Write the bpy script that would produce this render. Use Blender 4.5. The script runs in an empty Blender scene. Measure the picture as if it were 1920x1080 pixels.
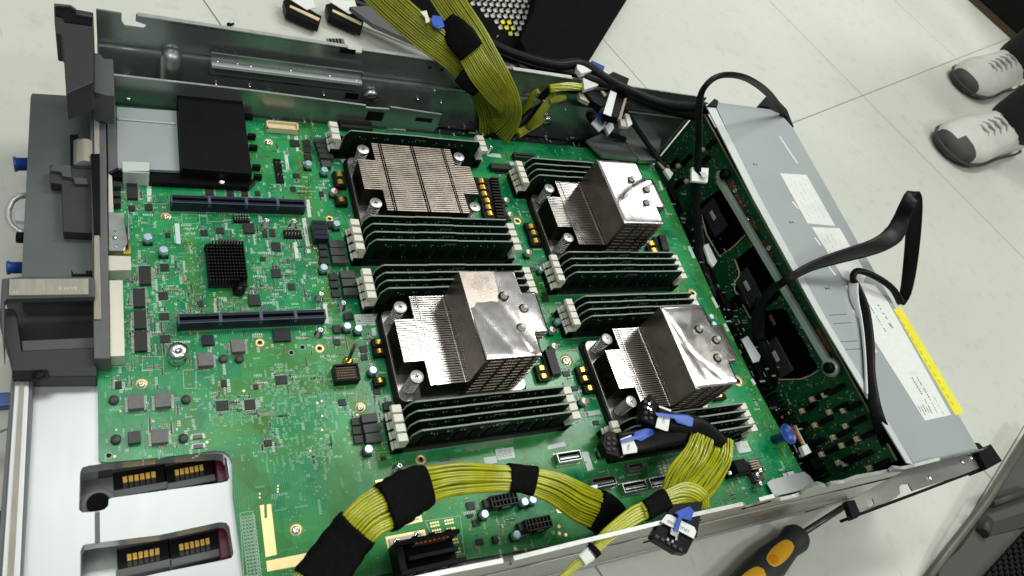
import bpy, bmesh, math, random
from mathutils import Vector, Matrix, geometry
random.seed(7)
S = 0.001; ZO = 56.0                      # millimetres to metres; the floor lies 56 mm under the board
C = bpy.context.scene.collection
# ------------------------------------------------------------------ camera
RM = ((0.87391391, -0.2763627, 0.39987264), (-0.02012608, -0.84251377, -0.5382987), (0.48566389, 0.46237885, -0.7418466))
FP = 1342.16; CH = 485.0
cam_d = bpy.data.cameras.new('camera'); cam = bpy.data.objects.new('camera', cam_d); C.objects.link(cam)
cam_d.sensor_width = 36; cam_d.lens = 36 * FP / 1920; cam_d.clip_start = 0.01; cam_d.clip_end = 60
r0, r1, r2 = [Vector(r) for r in RM]
cam.matrix_world = Matrix(((r0.x, -r1.x, -r2.x, 0), (r0.y, -r1.y, -r2.y, 0), (r0.z, -r1.z, -r2.z, (CH + ZO) * S), (0, 0, 0, 1)))
bpy.context.scene.camera = cam
cam_d.dof.use_dof = True; cam_d.dof.focus_distance = 0.64; cam_d.dof.aperture_fstop = 14
# ------------------------------------------------------------------ world, lamps, exposure
sc = bpy.context.scene
w = bpy.data.worlds.new('World'); sc.world = w; w.use_nodes = True
wn = w.node_tree.nodes; wl = w.node_tree.links
bg = wn['Background']; bg.inputs['Strength'].default_value = 0.50
tc = wn.new('ShaderNodeTexCoord'); sx = wn.new('ShaderNodeSeparateXYZ'); cr = wn.new('ShaderNodeValToRGB')
wl.new(tc.outputs['Generated'], sx.inputs[0]); wl.new(sx.outputs['Z'], cr.inputs[0]); wl.new(cr.outputs[0], bg.inputs['Color'])
cr.color_ramp.elements[0].position = 0.0; cr.color_ramp.elements[0].color = (0.16, 0.17, 0.16, 1)
cr.color_ramp.elements[1].position = 0.85; cr.color_ramp.elements[1].color = (0.72, 0.75, 0.71, 1)
e = cr.color_ramp.elements.new(0.35); e.color = (0.30, 0.31, 0.30, 1)
def ceiling_or_fill_lamp(x, y, sx_, sy_, watts, ang=0.0, z=2700):
    l = bpy.data.lights.new('ceiling_or_fill_lamp', 'AREA'); l.shape = 'RECTANGLE'; l.size = sx_ * S; l.size_y = sy_ * S
    l.energy = watts; l.color = (0.98, 1.0, 0.93)
    o = bpy.data.objects.new('ceiling_or_fill_lamp', l); C.objects.link(o); o.location = (x * S, y * S, (z + ZO) * S); o.rotation_euler = (0, 0, math.radians(ang))
ceiling_or_fill_lamp(1750, 1330, 1300, 560, 35)
ceiling_or_fill_lamp(3000, 1210, 900, 520, 26)
ceiling_or_fill_lamp(-150, 1120, 1100, 420, 12)
ceiling_or_fill_lamp(-500, -900, 1200, 300, 18)  # fill light added behind the camera for more general light
ceiling_or_fill_lamp(1900, -1200, 1200, 300, 22)  # second added fill on the camera side, not a known fixture
ceiling_or_fill_lamp(3250, 2830, 900, 500, 14)
sc.view_settings.view_transform = 'Standard'; sc.view_settings.look = 'None'; sc.view_settings.gamma = 1
sc.view_settings.use_curve_mapping = False; sc.view_settings.exposure = 0.1
# ------------------------------------------------------------------ helpers
def ray(px, py):
    a, b = px - 960, py - 540
    return r0 * a + r1 * b + r2 * FP
def at(px, py, z=0.0):                       # the world point (mm) under a point of the photograph at height z
    r = ray(px, py); t = (z - CH) / r.z
    return Vector((r.x * t, r.y * t, z))
def onx(px, py, x):
    r = ray(px, py); t = x / r.x
    return Vector((x, r.y * t, CH + r.z * t))
def ony(px, py, y):
    r = ray(px, py); t = y / r.y
    return Vector((r.x * t, y, CH + r.z * t))
def proj(p):
    v = Vector((r0.dot(p - Vector((0, 0, CH))), r1.dot(p - Vector((0, 0, CH))), r2.dot(p - Vector((0, 0, CH)))))
    return 960 + FP * v.x / v.z, 540 + FP * v.y / v.z
def kx(p):
    a = proj(p); b = proj(p + Vector((1, 0, 0))); return math.hypot(b[0] - a[0], b[1] - a[1])
def ky(p):
    a = proj(p); b = proj(p + Vector((0, 1, 0))); return abs(b[1] - a[1])
WL = {}
class MB:
    def __init__(s): s.v = []; s.f = []; s.m = []; s.sm = []; s.g = []
    def add(s, vs, fs, m=0, smooth=False):
        s.g.append(len(s.f)); n = len(s.v); s.v += [tuple(v) for v in vs]; s.f += [tuple(i + n for i in f) for f in fs]; s.m += [m] * len(fs); s.sm += [smooth] * len(fs)
    def box(s, x0, x1, y0, y1, z0, z1, m=0):
        if x0 > x1: x0, x1 = x1, x0
        if y0 > y1: y0, y1 = y1, y0
        s.add([(x0,y0,z0),(x1,y0,z0),(x1,y1,z0),(x0,y1,z0),(x0,y0,z1),(x1,y0,z1),(x1,y1,z1),(x0,y1,z1)],
              [(3,2,1,0),(4,5,6,7),(0,1,5,4),(1,2,6,5),(2,3,7,6),(3,0,4,7)], m)
    def obox(s, c, a, b, d, m=0):
        c = Vector(c); a = Vector(a); b = Vector(b); d = Vector(d)
        if a.cross(b).dot(d) < 0: b = -b
        vs = [c + i * a + j * b + k * d for k in (-1, 1) for i, j in ((-1,-1),(1,-1),(1,1),(-1,1))]
        s.add(vs, [(3,2,1,0),(4,5,6,7),(0,1,5,4),(1,2,6,5),(2,3,7,6),(3,0,4,7)], m)
    def prism(s, loops, z0, z1, m=0, mat=None):
        """plate between z0 and z1, outer loop then holes; z0/z1 run along +z, or along mat's third axis"""
        if not isinstance(loops[0][0], (list, tuple, Vector)): loops = [loops]
        L = []
        for k, lp in enumerate(loops):
            lp = [Vector((p[0], p[1], 0)) for p in lp]
            ar = sum(lp[i].x * lp[(i+1) % len(lp)].y - lp[(i+1) % len(lp)].x * lp[i].y for i in range(len(lp)))
            if (ar < 0) == (k == 0): lp.reverse()
            L.append(lp)
        tri = geometry.tessellate_polygon(L); flat = [p for lp in L for p in lp]; n = len(flat)
        vs = [(p.x, p.y, z0) for p in flat] + [(p.x, p.y, z1) for p in flat]; fs = []
        for t in tri:
            a, b, c = [flat[i] for i in t]
            if (b - a).cross(c - a).z < 0: t = (t[2], t[1], t[0])
            fs.append((t[0] + n, t[1] + n, t[2] + n)); fs.append((t[2], t[1], t[0]))
        o = 0
        for lp in L:
            k = len(lp)
            for i in range(k): a, b = o + i, o + (i + 1) % k; fs.append((a, b, b + n, a + n))
            o += k
        if mat is not None: vs = [mat @ Vector(v) for v in vs]
        s.add(vs, fs, m)
    def lathe(s, c, prof, n=20, m=0, axis=None, smooth=True, caps=True):
        c = Vector(c); ax = Vector(axis or (0, 0, 1)).normalized()
        u = ax.orthogonal().normalized(); v = ax.cross(u)
        vs = []; fs = []
        for (r, h) in prof:
            for i in range(n):
                a = 2 * math.pi * i / n; vs.append(c + ax * h + (u * math.cos(a) + v * math.sin(a)) * r)
        for j in range(len(prof) - 1):
            for i in range(n):
                i2 = (i + 1) % n; fs.append((j*n+i, j*n+i2, (j+1)*n+i2, (j+1)*n+i))
        s.add(vs, fs, m, smooth)
        if caps:
            k = len(s.v) - len(vs)
            if prof[0][0] > 0.01: s.f.append(tuple(k + i for i in reversed(range(n)))); s.m.append(m); s.sm.append(False)
            if prof[-1][0] > 0.01: s.f.append(tuple(k + (len(prof)-1)*n + i for i in range(n))); s.m.append(m); s.sm.append(False)
    def cyl(s, c, r, h, n=18, m=0, axis=None, r2=None): s.lathe(c, [(r, 0), (r2 if r2 is not None else r, h)], n, m, axis)
    def tube(s, pts, r, n=6, m=0, sides=None, ups=None, a=None, b=None, closed_ends=True):
        """round tube of radius r, or an oval one with half-widths a[i] along sides[i], b[i] along ups[i]"""
        k = len(pts); vs = []; fs = []
        for i, p in enumerate(pts):
            p = Vector(p)
            if sides: sd, up = sides[i], ups[i]
            else:
                t = (Vector(pts[min(i+1, k-1)]) - Vector(pts[max(i-1, 0)])).normalized()
                if i == 0: sd = t.orthogonal().normalized()
                else: sd = (sd - t * sd.dot(t)).normalized()
                up = t.cross(sd)
            ra = a[i] if a else (r[i] if isinstance(r, (list, tuple)) else r); rb = b[i] if b else ra
            for j in range(n):
                q = 2 * math.pi * j / n; cx, sy = math.cos(q), math.sin(q)
                if a: cx = math.copysign(abs(cx) ** 0.6, cx); sy = math.copysign(abs(sy) ** 0.6, sy)
                vs.append(p + sd * cx * ra + up * sy * rb)
        for i in range(k - 1):
            for j in range(n):
                j2 = (j + 1) % n; fs.append((i*n+j, i*n+j2, (i+1)*n+j2, (i+1)*n+j))
        s.add(vs, fs, m, True)
        if closed_ends:
            o = len(s.v) - len(vs)
            s.f.append(tuple(o + j for j in reversed(range(n)))); s.m.append(m); s.sm.append(False)
            s.f.append(tuple(o + (k-1)*n + j for j in range(n))); s.m.append(m); s.sm.append(False)
    def parts(s, name, mats, parent, bevel=0):
        """one object for every separate primitive collected"""
        gs = s.g + [len(s.f)]; out = []
        for a, c in zip(gs[:-1], gs[1:]):
            if c <= a: continue
            p = MB(); ids = sorted({i for f in s.f[a:c] for i in f}); mp = {i: k for k, i in enumerate(ids)}
            p.v = [s.v[i] for i in ids]; p.f = [tuple(mp[i] for i in f) for f in s.f[a:c]]; p.m = s.m[a:c]; p.sm = s.sm[a:c]
            out.append(p.build(name, mats, parent, bevel=bevel))
        return out
    def build(s, name, mats, parent=None, loc=None, bevel=0, recalc=False):
        if not isinstance(mats, (list, tuple)): mats = [mats]
        if loc is None:
            if parent is not None: loc = WL[parent.name]
            else:
                xs = [v[0] for v in s.v]; ys = [v[1] for v in s.v]; zs = [v[2] for v in s.v]
                loc = Vector(((min(xs)+max(xs))/2, (min(ys)+max(ys))/2, min(zs)))
        loc = Vector(loc)
        me = bpy.data.meshes.new(name)
        me.from_pydata([((v[0]-loc.x)*S, (v[1]-loc.y)*S, (v[2]-loc.z)*S) for v in s.v], [], s.f)
        for m in mats: me.materials.append(m)
        me.polygons.foreach_set('material_index', s.m); me.polygons.foreach_set('use_smooth', s.sm)
        me.update()
        if recalc:
            bm = bmesh.new(); bm.from_mesh(me); bmesh.ops.recalc_face_normals(bm, faces=bm.faces); bm.to_mesh(me); bm.free()
        o = bpy.data.objects.new(name, me); C.objects.link(o)
        WL[o.name] = loc
        if parent is not None:
            o.parent = parent; d = loc - WL[parent.name]; o.location = d * S
        else: o.location = (loc.x * S, loc.y * S, (loc.z + ZO) * S)
        if bevel:
            b = o.modifiers.new('Bevel', 'BEVEL'); b.width = bevel * S; b.segments = 2; b.limit_method = 'ANGLE'; b.angle_limit = 0.7
        return o
def tag(o, label=None, cat=None, group=None, kind=None):
    if label: o['label'] = label
    if cat: o['category'] = cat
    if group: o['group'] = group
    if kind: o['kind'] = kind
    return o
def thing(name, label, cat, loc, group=None):
    o = bpy.data.objects.new(name, None); C.objects.link(o); loc = Vector(loc); WL[o.name] = loc
    o.location = (loc.x * S, loc.y * S, (loc.z + ZO) * S); o.empty_display_size = 0.02
    return tag(o, label, cat, group)
def copy_tree(o, parent=None):
    c = o.copy(); C.objects.link(c); WL[c.name] = WL[o.name]
    if parent is not None: c.parent = parent
    for ch in list(o.children): copy_tree(ch, c)
    return c
# ------------------------------------------------------------------ materials
def mat(name, col, rough=0.5, metal=0.0, var=0.0, vscale=80.0, bump=0.0, bscale=400.0, spec=None, coat=0.0, rvar=0.0, trans=0.0, stretch=None, col2=None, aniso=0.0):
    m = bpy.data.materials.new(name); m.use_nodes = True; n = m.node_tree.nodes; l = m.node_tree.links; b = n['Principled BSDF']
    b.inputs['Base Color'].default_value = (*col, 1); b.inputs['Roughness'].default_value = rough; b.inputs['Metallic'].default_value = metal
    if spec is not None: b.inputs['Specular IOR Level'].default_value = spec
    b.inputs['Coat Weight'].default_value = coat; b.inputs['Coat Roughness'].default_value = 0.15
    b.inputs['Transmission Weight'].default_value = trans
    if aniso: b.inputs['Anisotropic'].default_value = aniso
    t = n.new('ShaderNodeTexCoord'); mp = n.new('ShaderNodeMapping'); l.new(t.outputs['Object'], mp.inputs[0])
    if stretch: mp.inputs['Scale'].default_value = stretch
    if var or rvar or col2:
        nz = n.new('ShaderNodeTexNoise'); nz.inputs['Scale'].default_value = vscale; nz.inputs['Detail'].default_value = 5; nz.inputs['Roughness'].default_value = 0.65
        l.new(mp.outputs[0], nz.inputs['Vector'])
        if var or col2:
            c = n.new('ShaderNodeValToRGB'); c.color_ramp.elements[0].position = 0.3; c.color_ramp.elements[1].position = 0.7
            c2 = col2 or tuple(min(1, x * (1 + var)) for x in col); c1 = tuple(x * (1 - var) for x in col)
            c.color_ramp.elements[0].color = (*c1, 1); c.color_ramp.elements[1].color = (*c2, 1)
            l.new(nz.outputs[0], c.inputs[0]); l.new(c.outputs[0], b.inputs['Base Color'])
        if rvar:
            mr = n.new('ShaderNodeMapRange'); mr.inputs[1].default_value = 0.3; mr.inputs[2].default_value = 0.7
            mr.inputs[3].default_value = max(0.02, rough - rvar); mr.inputs[4].default_value = min(1, rough + rvar)
            l.new(nz.outputs[0], mr.inputs[0]); l.new(mr.outputs[0], b.inputs['Roughness'])
    if bump:
        n2 = n.new('ShaderNodeTexNoise'); n2.inputs['Scale'].default_value = bscale; n2.inputs['Detail'].default_value = 3
        bp = n.new('ShaderNodeBump'); bp.inputs['Strength'].default_value = bump; bp.inputs['Distance'].default_value = 0.0005
        l.new(mp.outputs[0], n2.inputs['Vector']); l.new(n2.outputs[0], bp.inputs['Height']); l.new(bp.outputs[0], b.inputs['Normal'])
    return m
M = {}
M['steel'] = mat('galvanised_steel', (0.42, 0.45, 0.44), 0.34, 0.9, 0.18, 25, 0.1, 300, rvar=0.1)
M['steel_dark'] = mat('dark_galvanised_steel', (0.30, 0.34, 0.32), 0.27, 0.72, 0.07, 9, 0.04, 200, rvar=0.06)
M['steel_rim'] = mat('bare_cut_steel', (0.62, 0.64, 0.62), 0.4, 0.8, 0.15, 120)
M['plate'] = mat('brushed_aluminium', (0.56, 0.58, 0.60), 0.40, 0.6, 0.06, 14, 0.12, 60, rvar=0.06, stretch=(1, 0.25, 1))
M['hull'] = mat('outer_wall_steel', (0.40, 0.40, 0.375), 0.3, 0.8, 0.14, 14, 0.06, 60, rvar=0.10, stretch=(0.4, 1, 1.6))
M['lid'] = mat('grey_painted_steel', (0.36, 0.395, 0.405), 0.45, 0.15, 0.05, 9, 0.06, 900, rvar=0.06)
M['lid_light'] = mat('light_folded_steel', (0.62, 0.65, 0.65), 0.4, 0.35, 0.05, 20)
M['charcoal'] = mat('charcoal_plastic', (0.026, 0.029, 0.029), 0.55, 0, 0.12, 60, 0.35, 900)
M['charcoal_lt'] = mat('grey_plastic', (0.065, 0.072, 0.076), 0.5, 0, 0.08, 30, 0.3, 1200)
M['graybox'] = mat('grey_coated_sheet', (0.105, 0.118, 0.123), 0.42, 0.25, 0.08, 15, 0.15, 900, rvar=0.06)
M['frame'] = mat('mid_grey_frame', (0.115, 0.12, 0.128), 0.5, 0.1, 0.1, 40, 0.15, 900)
M['gasket'] = mat('fabric_gasket', (0.36, 0.335, 0.285), 0.75, 0, 0.16, 120, 0.5, 700, stretch=(3, 0.4, 1))
M['beige'] = mat('nickel_port_shell', (0.68, 0.64, 0.56), 0.38, 0.35, 0.06, 60, 0.05)
M['black'] = mat('black_plastic', (0.006, 0.006, 0.0065), 0.4, 0, 0.2, 90, 0.15, 900, spec=0.12)
M['black_gloss'] = mat('black_film', (0.005, 0.005, 0.006), 0.3, 0, 0.2, 30, 0.06, 60, spec=0.10)
M['matte'] = mat('matte_black_paint', (0.006, 0.006, 0.007), 0.7, 0, 0.2, 90, spec=0.03)
M['tape'] = mat('cloth_tape', (0.005, 0.005, 0.0055), 0.62, 0, 0.35, 400, 1.0, 1500, spec=0.06)
M['sleeve'] = mat('black_cable_jacket', (0.006, 0.006, 0.007), 0.38, 0, 0.25, 80, 0.3, 300, spec=0.16)
M['chip'] = mat('chip_package', (0.018, 0.019, 0.019), 0.42, 0, 0.2, 300, 0.15, 2500, spec=0.35)
M['chip_dark'] = mat('memory_package', (0.006, 0.006, 0.006), 0.6, 0, 0.2, 300, spec=0.05)
M['chip_gray'] = mat('powder_inductor', (0.155, 0.15, 0.155), 0.5, 0.15, 0.16, 250, 0.3, 2500)
M['choke'] = mat('grey_choke', (0.055, 0.058, 0.058), 0.5, 0.1, 0.2, 250, 0.3, 2500)
M['pad'] = mat('tinned_solder', (0.55, 0.57, 0.52), 0.35, 0.7, 0.2, 500)
M['silk'] = mat('silkscreen_ink', (0.50, 0.66, 0.56), 0.6, 0, 0.1, 500)
M['white'] = mat('white_paper_label', (0.80, 0.82, 0.80), 0.5, 0, 0.05, 200)
M['label_lt'] = mat('pale_label', (0.62, 0.70, 0.68), 0.5, 0, 0.06, 200)
M['ink'] = mat('grey_print', (0.16, 0.16, 0.165), 0.6)
M['ink_lt'] = mat('light_print', (0.55, 0.56, 0.56), 0.6)
M['tan'] = mat('ceramic_body', (0.34, 0.27, 0.19), 0.5, 0, 0.3, 900)
M['smd_dk'] = mat('resistor_body', (0.03, 0.032, 0.03), 0.5, 0, 0.3, 900)
M['gold'] = mat('gold_contact', (0.95, 0.56, 0.13), 0.4, 0.45, 0.12, 300)
M['goldpad'] = mat('gold_plated_pad', (0.86, 0.71, 0.36), 0.42, 0.65, 0.08, 60)
M['brass'] = mat('brass_coil', (0.78, 0.54, 0.10), 0.25, 0.9, 0.3, 400)
M['chrome'] = mat('bright_steel', (0.78, 0.79, 0.80), 0.2, 1.0, 0.1, 100)
M['spring'] = mat('zinc_steel', (0.62, 0.62, 0.61), 0.38, 0.85, 0.08, 100)
M['captop'] = mat('capacitor_can', (0.58, 0.74, 0.88), 0.3, 0.7, 0.05, 300)
M['capblue'] = mat('blue_mark', (0.06, 0.25, 0.50), 0.35, 0.4)
M['red'] = mat('red_mark', (0.55, 0.02, 0.03), 0.4)
M['latch'] = mat('ivory_latch', (0.74, 0.72, 0.63), 0.45, 0, 0.06, 200)
M['cream'] = mat('cream_connector', (0.72, 0.60, 0.38), 0.5, 0, 0.06, 100)
M['navy'] = mat('navy_slot_plastic', (0.008, 0.011, 0.024), 0.4, 0, 0.1, 100, spec=0.3)
M['navy_lt'] = mat('worn_navy_rim', (0.06, 0.075, 0.13), 0.42)
M['dimm'] = mat('dark_module_board', (0.004, 0.017, 0.009), 0.45, 0, 0.25, 150, 0.05, 900, spec=0.06)
M['dimm_edge'] = mat('module_edge', (0.23, 0.28, 0.23), 0.5, 0, 0.12, 300)
M['blue'] = mat('blue_plastic', (0.035, 0.11, 0.52), 0.35, 0, 0.08, 90)
M['navyblue'] = mat('deep_blue_plastic', (0.012, 0.05, 0.26), 0.35, 0, 0.08, 90)
M['yellow'] = mat('yellow_wire', (0.40, 0.41, 0.010), 0.2, 0, 0.28, 45, coat=0.6, spec=0.7)
M['olive'] = mat('olive_wire', (0.26, 0.275, 0.016), 0.33, 0, 0.2, 60, spec=0.5)
M['ylabel'] = mat('yellow_label', (0.86, 0.78, 0.04), 0.5, 0, 0.05, 100)
M['maroon'] = mat('maroon_plastic', (0.11, 0.006, 0.03), 0.35)
M['copper'] = mat('exposed_copper_pad', (0.42, 0.16, 0.09), 0.45, 0.4, 0.2, 200)
M['pcbedge'] = mat('board_edge', (0.62, 0.56, 0.33), 0.5, 0, 0.1, 200)
M['fin_warm'] = mat('nickel_fin', (0.60, 0.51, 0.44), 0.38, 0.9, 0.12, 90, 0.05, rvar=0.08)
M['fin'] = mat('nickel_fin_bright', (0.66, 0.63, 0.60), 0.2, 1.0, 0.10, 60, rvar=0.08)
M['fin_dark'] = mat('nickel_fin_shaded', (0.05, 0.042, 0.038), 0.35, 0.8, 0.2, 60)  # dark copy of the fin nickel: shade of the gaps put into the colour
M['tower'] = mat('tower_side', (0.30, 0.26, 0.235), 0.3, 0.95, 0.2, 40, 0.05, rvar=0.1)
M['foil'] = mat('crinkled_foil', (0.70, 0.66, 0.655), 0.12, 1.0, 0.05, 30, rvar=0.06)
M['baseplate'] = mat('cast_base', (0.42, 0.39, 0.37), 0.33, 0.9, 0.15, 60, 0.1)
M['hsblack'] = mat('black_anodised', (0.005, 0.005, 0.0055), 0.4, 0.0, 0.2, 200, spec=0.3)
M['clearp'] = mat('clear_wrap', (0.75, 0.75, 0.75), 0.15, 0, 0.1, 200, 0.5, 200)
M['darkfab'] = mat('black_trousers', (0.008, 0.008, 0.009), 0.85, 0, 0.2, 60, 0.5, 300)
M['shoe'] = mat('white_leather', (0.62, 0.63, 0.58), 0.55, 0, 0.1, 20, 0.4, 60)
M['shoe_dk'] = mat('dark_toe_rubber', (0.05, 0.055, 0.048), 0.6, 0, 0.2, 60)
M['lace'] = mat('grey_laces', (0.40, 0.41, 0.38), 0.7)
M['shaft'] = mat('dark_tool_steel', (0.10, 0.10, 0.10), 0.35, 0.8, 0.15, 100)
M['skin'] = mat('skin', (0.50, 0.33, 0.25), 0.5, 0, 0.08, 60)
M['hair'] = mat('hair', (0.012, 0.010, 0.009), 0.5)
M['sdy'] = mat('amber_grip', (0.80, 0.42, 0.02), 0.38, 0, 0.05, 60)
M['sdo'] = mat('orange_inset', (0.72, 0.25, 0.01), 0.4)
M['wood'] = mat('brown_edge', (0.07, 0.04, 0.02), 0.5)
M['greypanel'] = mat('grey_lacquered_panel', (0.085, 0.085, 0.078), 0.7, 0, 0.12, 7, 0.1, 90, rvar=0.08, spec=0.2)
M['postgrey'] = mat('grey_post', (0.12, 0.12, 0.10), 0.45, 0.2, 0.2, 30)
M['seethru'] = mat('smoky_plate', (0.07, 0.065, 0.075), 0.25, 0.2, 0.3, 200)

# where the copper pours lie, in board millimetres (x0, x1, y0, y1)
RECTS_OL = [(46, 56, 268, 362), (142, 153, 262, 470), (66, 150, 214, 262), (58, 92, 188, 232), (24, 45, 200, 262), (80, 176, 100, 186), (150, 164, 170, 262)]
RECTS_OG = [(66, 140, 64, 186), (140, 360, 64, 158), (545, 562, 100, 470), (330, 480, 64, 120), (505, 530, 200, 420)]
RECTS_GR = [(88, 122, 130, 168), (-8, 42, 205, 262), (60, 78, 232, 262), (0, 22, 188, 204), (126, 150, 190, 214), (250, 330, 100, 130)]
# board lacquer: green with olive copper pours, fine routed lines and vias
def board_material():
    m = bpy.data.materials.new('green_solder_mask'); m.use_nodes = True; n = m.node_tree.nodes; l = m.node_tree.links; b = n['Principled BSDF']
    b.inputs['Specular IOR Level'].default_value = 0.42
    t = n.new('ShaderNodeTexCoord')
    def N(ty, **k):
        o = n.new(ty)
        for a, v in k.items():
            if a in o.inputs: o.inputs[a].default_value = v
            else: setattr(o, a, v)
        return o
    def ramp(src, p0, p1, c0=(0,0,0,1), c1=(1,1,1,1)):
        r = n.new('ShaderNodeValToRGB'); r.color_ramp.elements[0].position = p0; r.color_ramp.elements[1].position = p1
        r.color_ramp.elements[0].color = c0; r.color_ramp.elements[1].color = c1; l.new(src, r.inputs[0]); return r.outputs[0]
    def mix(f, a, c, ty='MIX'):
        x = n.new('ShaderNodeMixRGB'); x.blend_type = ty
        for i, v in ((0, f), (1, a), (2, c)):
            if isinstance(v, (tuple, float, int)): x.inputs[i].default_value = v
            else: l.new(v, x.inputs[i])
        return x.outputs[0]
    # large pours
    v1 = N('ShaderNodeTexVoronoi'); v1.distance = 'CHEBYCHEV'; v1.inputs['Scale'].default_value = 26; v1.inputs['Randomness'].default_value = 1
    l.new(t.outputs['Object'], v1.inputs['Vector'])
    sp = n.new('ShaderNodeSeparateColor'); l.new(v1.outputs['Color'], sp.inputs[0])
    pour = ramp(sp.outputs[0], 0.80, 0.82)
    # the lower part of the board is mostly poured copper
    sxyz = n.new('ShaderNodeSeparateXYZ'); l.new(t.outputs['Object'], sxyz.inputs[0])
    nz = N('ShaderNodeTexNoise'); nz.inputs['Scale'].default_value = 30; l.new(t.outputs['Object'], nz.inputs['Vector'])
    def rect(x0, x1, y0, y1):
        def ax_(o, c_, h_):
            a = n.new('ShaderNodeMath'); a.operation = 'SUBTRACT'; l.new(o, a.inputs[0]); a.inputs[1].default_value = c_*S
            q = n.new('ShaderNodeMath'); q.operation = 'ABSOLUTE'; l.new(a.outputs[0], q.inputs[0])
            d = n.new('ShaderNodeMath'); d.operation = 'LESS_THAN'; l.new(q.outputs[0], d.inputs[0]); d.inputs[1].default_value = h_*S; return d.outputs[0]
        p_ = n.new('ShaderNodeMath'); p_.operation = 'MULTIPLY'; l.new(ax_(sxyz.outputs[0], (x0+x1)/2, (x1-x0)/2), p_.inputs[0]); l.new(ax_(sxyz.outputs[1], (y0+y1)/2, (y1-y0)/2), p_.inputs[1]); return p_.outputs[0]
    GR = (0.0, 0.200, 0.072, 1); OL = (0.048, 0.180, 0.018, 1); OG = (0.030, 0.195, 0.040, 1)
    base = mix(pour, GR, OG)
    for r_ in RECTS_OL: base = mix(rect(*r_), base, OL)
    for r_ in RECTS_OG: base = mix(rect(*r_), base, OG)
    for r_ in RECTS_GR: base = mix(rect(*r_), base, GR)
    base = mix(ramp(nz.outputs[0], 0.35, 0.65), base, mix(1.0, base, (0.80, 0.86, 0.84, 1), 'MULTIPLY'))
    # routed lines: two crossing families of thin stripes, shown only in patches
    def lines(ax, scale, px_):
        mp = n.new('ShaderNodeMapping'); l.new(t.outputs['Object'], mp.inputs[0]); mp.inputs['Rotation'].default_value = (0, 0, ax)
        wv = n.new('ShaderNodeTexWave'); wv.wave_type = 'BANDS'; wv.bands_direction = 'X'; wv.inputs['Scale'].default_value = scale; wv.inputs['Distortion'].default_value = 0
        l.new(mp.outputs[0], wv.inputs['Vector'])
        st = ramp(wv.outputs[0], 0.60, 0.72)
        v = N('ShaderNodeTexVoronoi'); v.distance = 'CHEBYCHEV'; v.inputs['Scale'].default_value = px_
        mp2 = n.new('ShaderNodeMapping'); l.new(t.outputs['Object'], mp2.inputs[0]); mp2.inputs['Location'].default_value = (ax * 3, scale * 0.01, 0)
        l.new(mp2.outputs[0], v.inputs['Vector']); s2 = n.new('ShaderNodeSeparateColor'); l.new(v.outputs['Color'], s2.inputs[0])
        pt = ramp(s2.outputs[1], 0.66, 0.68)
        mm = n.new('ShaderNodeMath'); mm.operation = 'MULTIPLY'; l.new(st, mm.inputs[0]); l.new(pt, mm.inputs[1]); return mm.outputs[0]
    c = base
    for ax, sc_, pp in ((0, 340, 70), (math.pi/2, 340, 62), (math.pi/4, 300, 45), (0, 230, 33), (math.pi/2, 260, 30)):
        c = mix(lines(ax, sc_, pp), c, mix(0.45, c, (0.05, 0.42, 0.14, 1)))
    # vias
    v3 = N('ShaderNodeTexVoronoi'); v3.inputs['Scale'].default_value = 420; l.new(t.outputs['Object'], v3.inputs['Vector'])
    dot = ramp(v3.outputs['Distance'], 0.16, 0.22, (1,1,1,1), (0,0,0,1))
    v4 = N('ShaderNodeTexNoise'); v4.inputs['Scale'].default_value = 55; l.new(t.outputs['Object'], v4.inputs['Vector'])
    dm = n.new('ShaderNodeMath'); dm.operation = 'MULTIPLY'; l.new(dot, dm.inputs[0]); l.new(ramp(v4.outputs[0], 0.52, 0.58), dm.inputs[1])
    c = mix(dm.outputs[0], c, (0.30, 0.42, 0.22, 1))
    l.new(c, b.inputs['Base Color'])
    bp = n.new('ShaderNodeBump'); bp.inputs['Strength'].default_value = 0.12; bp.inputs['Distance'].default_value = 0.0003
    l.new(c, bp.inputs['Height']); l.new(bp.outputs[0], b.inputs['Normal'])
    rr = n.new('ShaderNodeMapRange'); rr.inputs[3].default_value = 0.18; rr.inputs[4].default_value = 0.30; l.new(nz.outputs[0], rr.inputs[0]); l.new(rr.outputs[0], b.inputs['Roughness'])
    return m
M['pcb'] = board_material()
M['pcb_dark'] = mat('dark_green_mask', (0.010, 0.115, 0.042), 0.35, 0, 0.3, 160, 0.2, 900)

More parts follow.
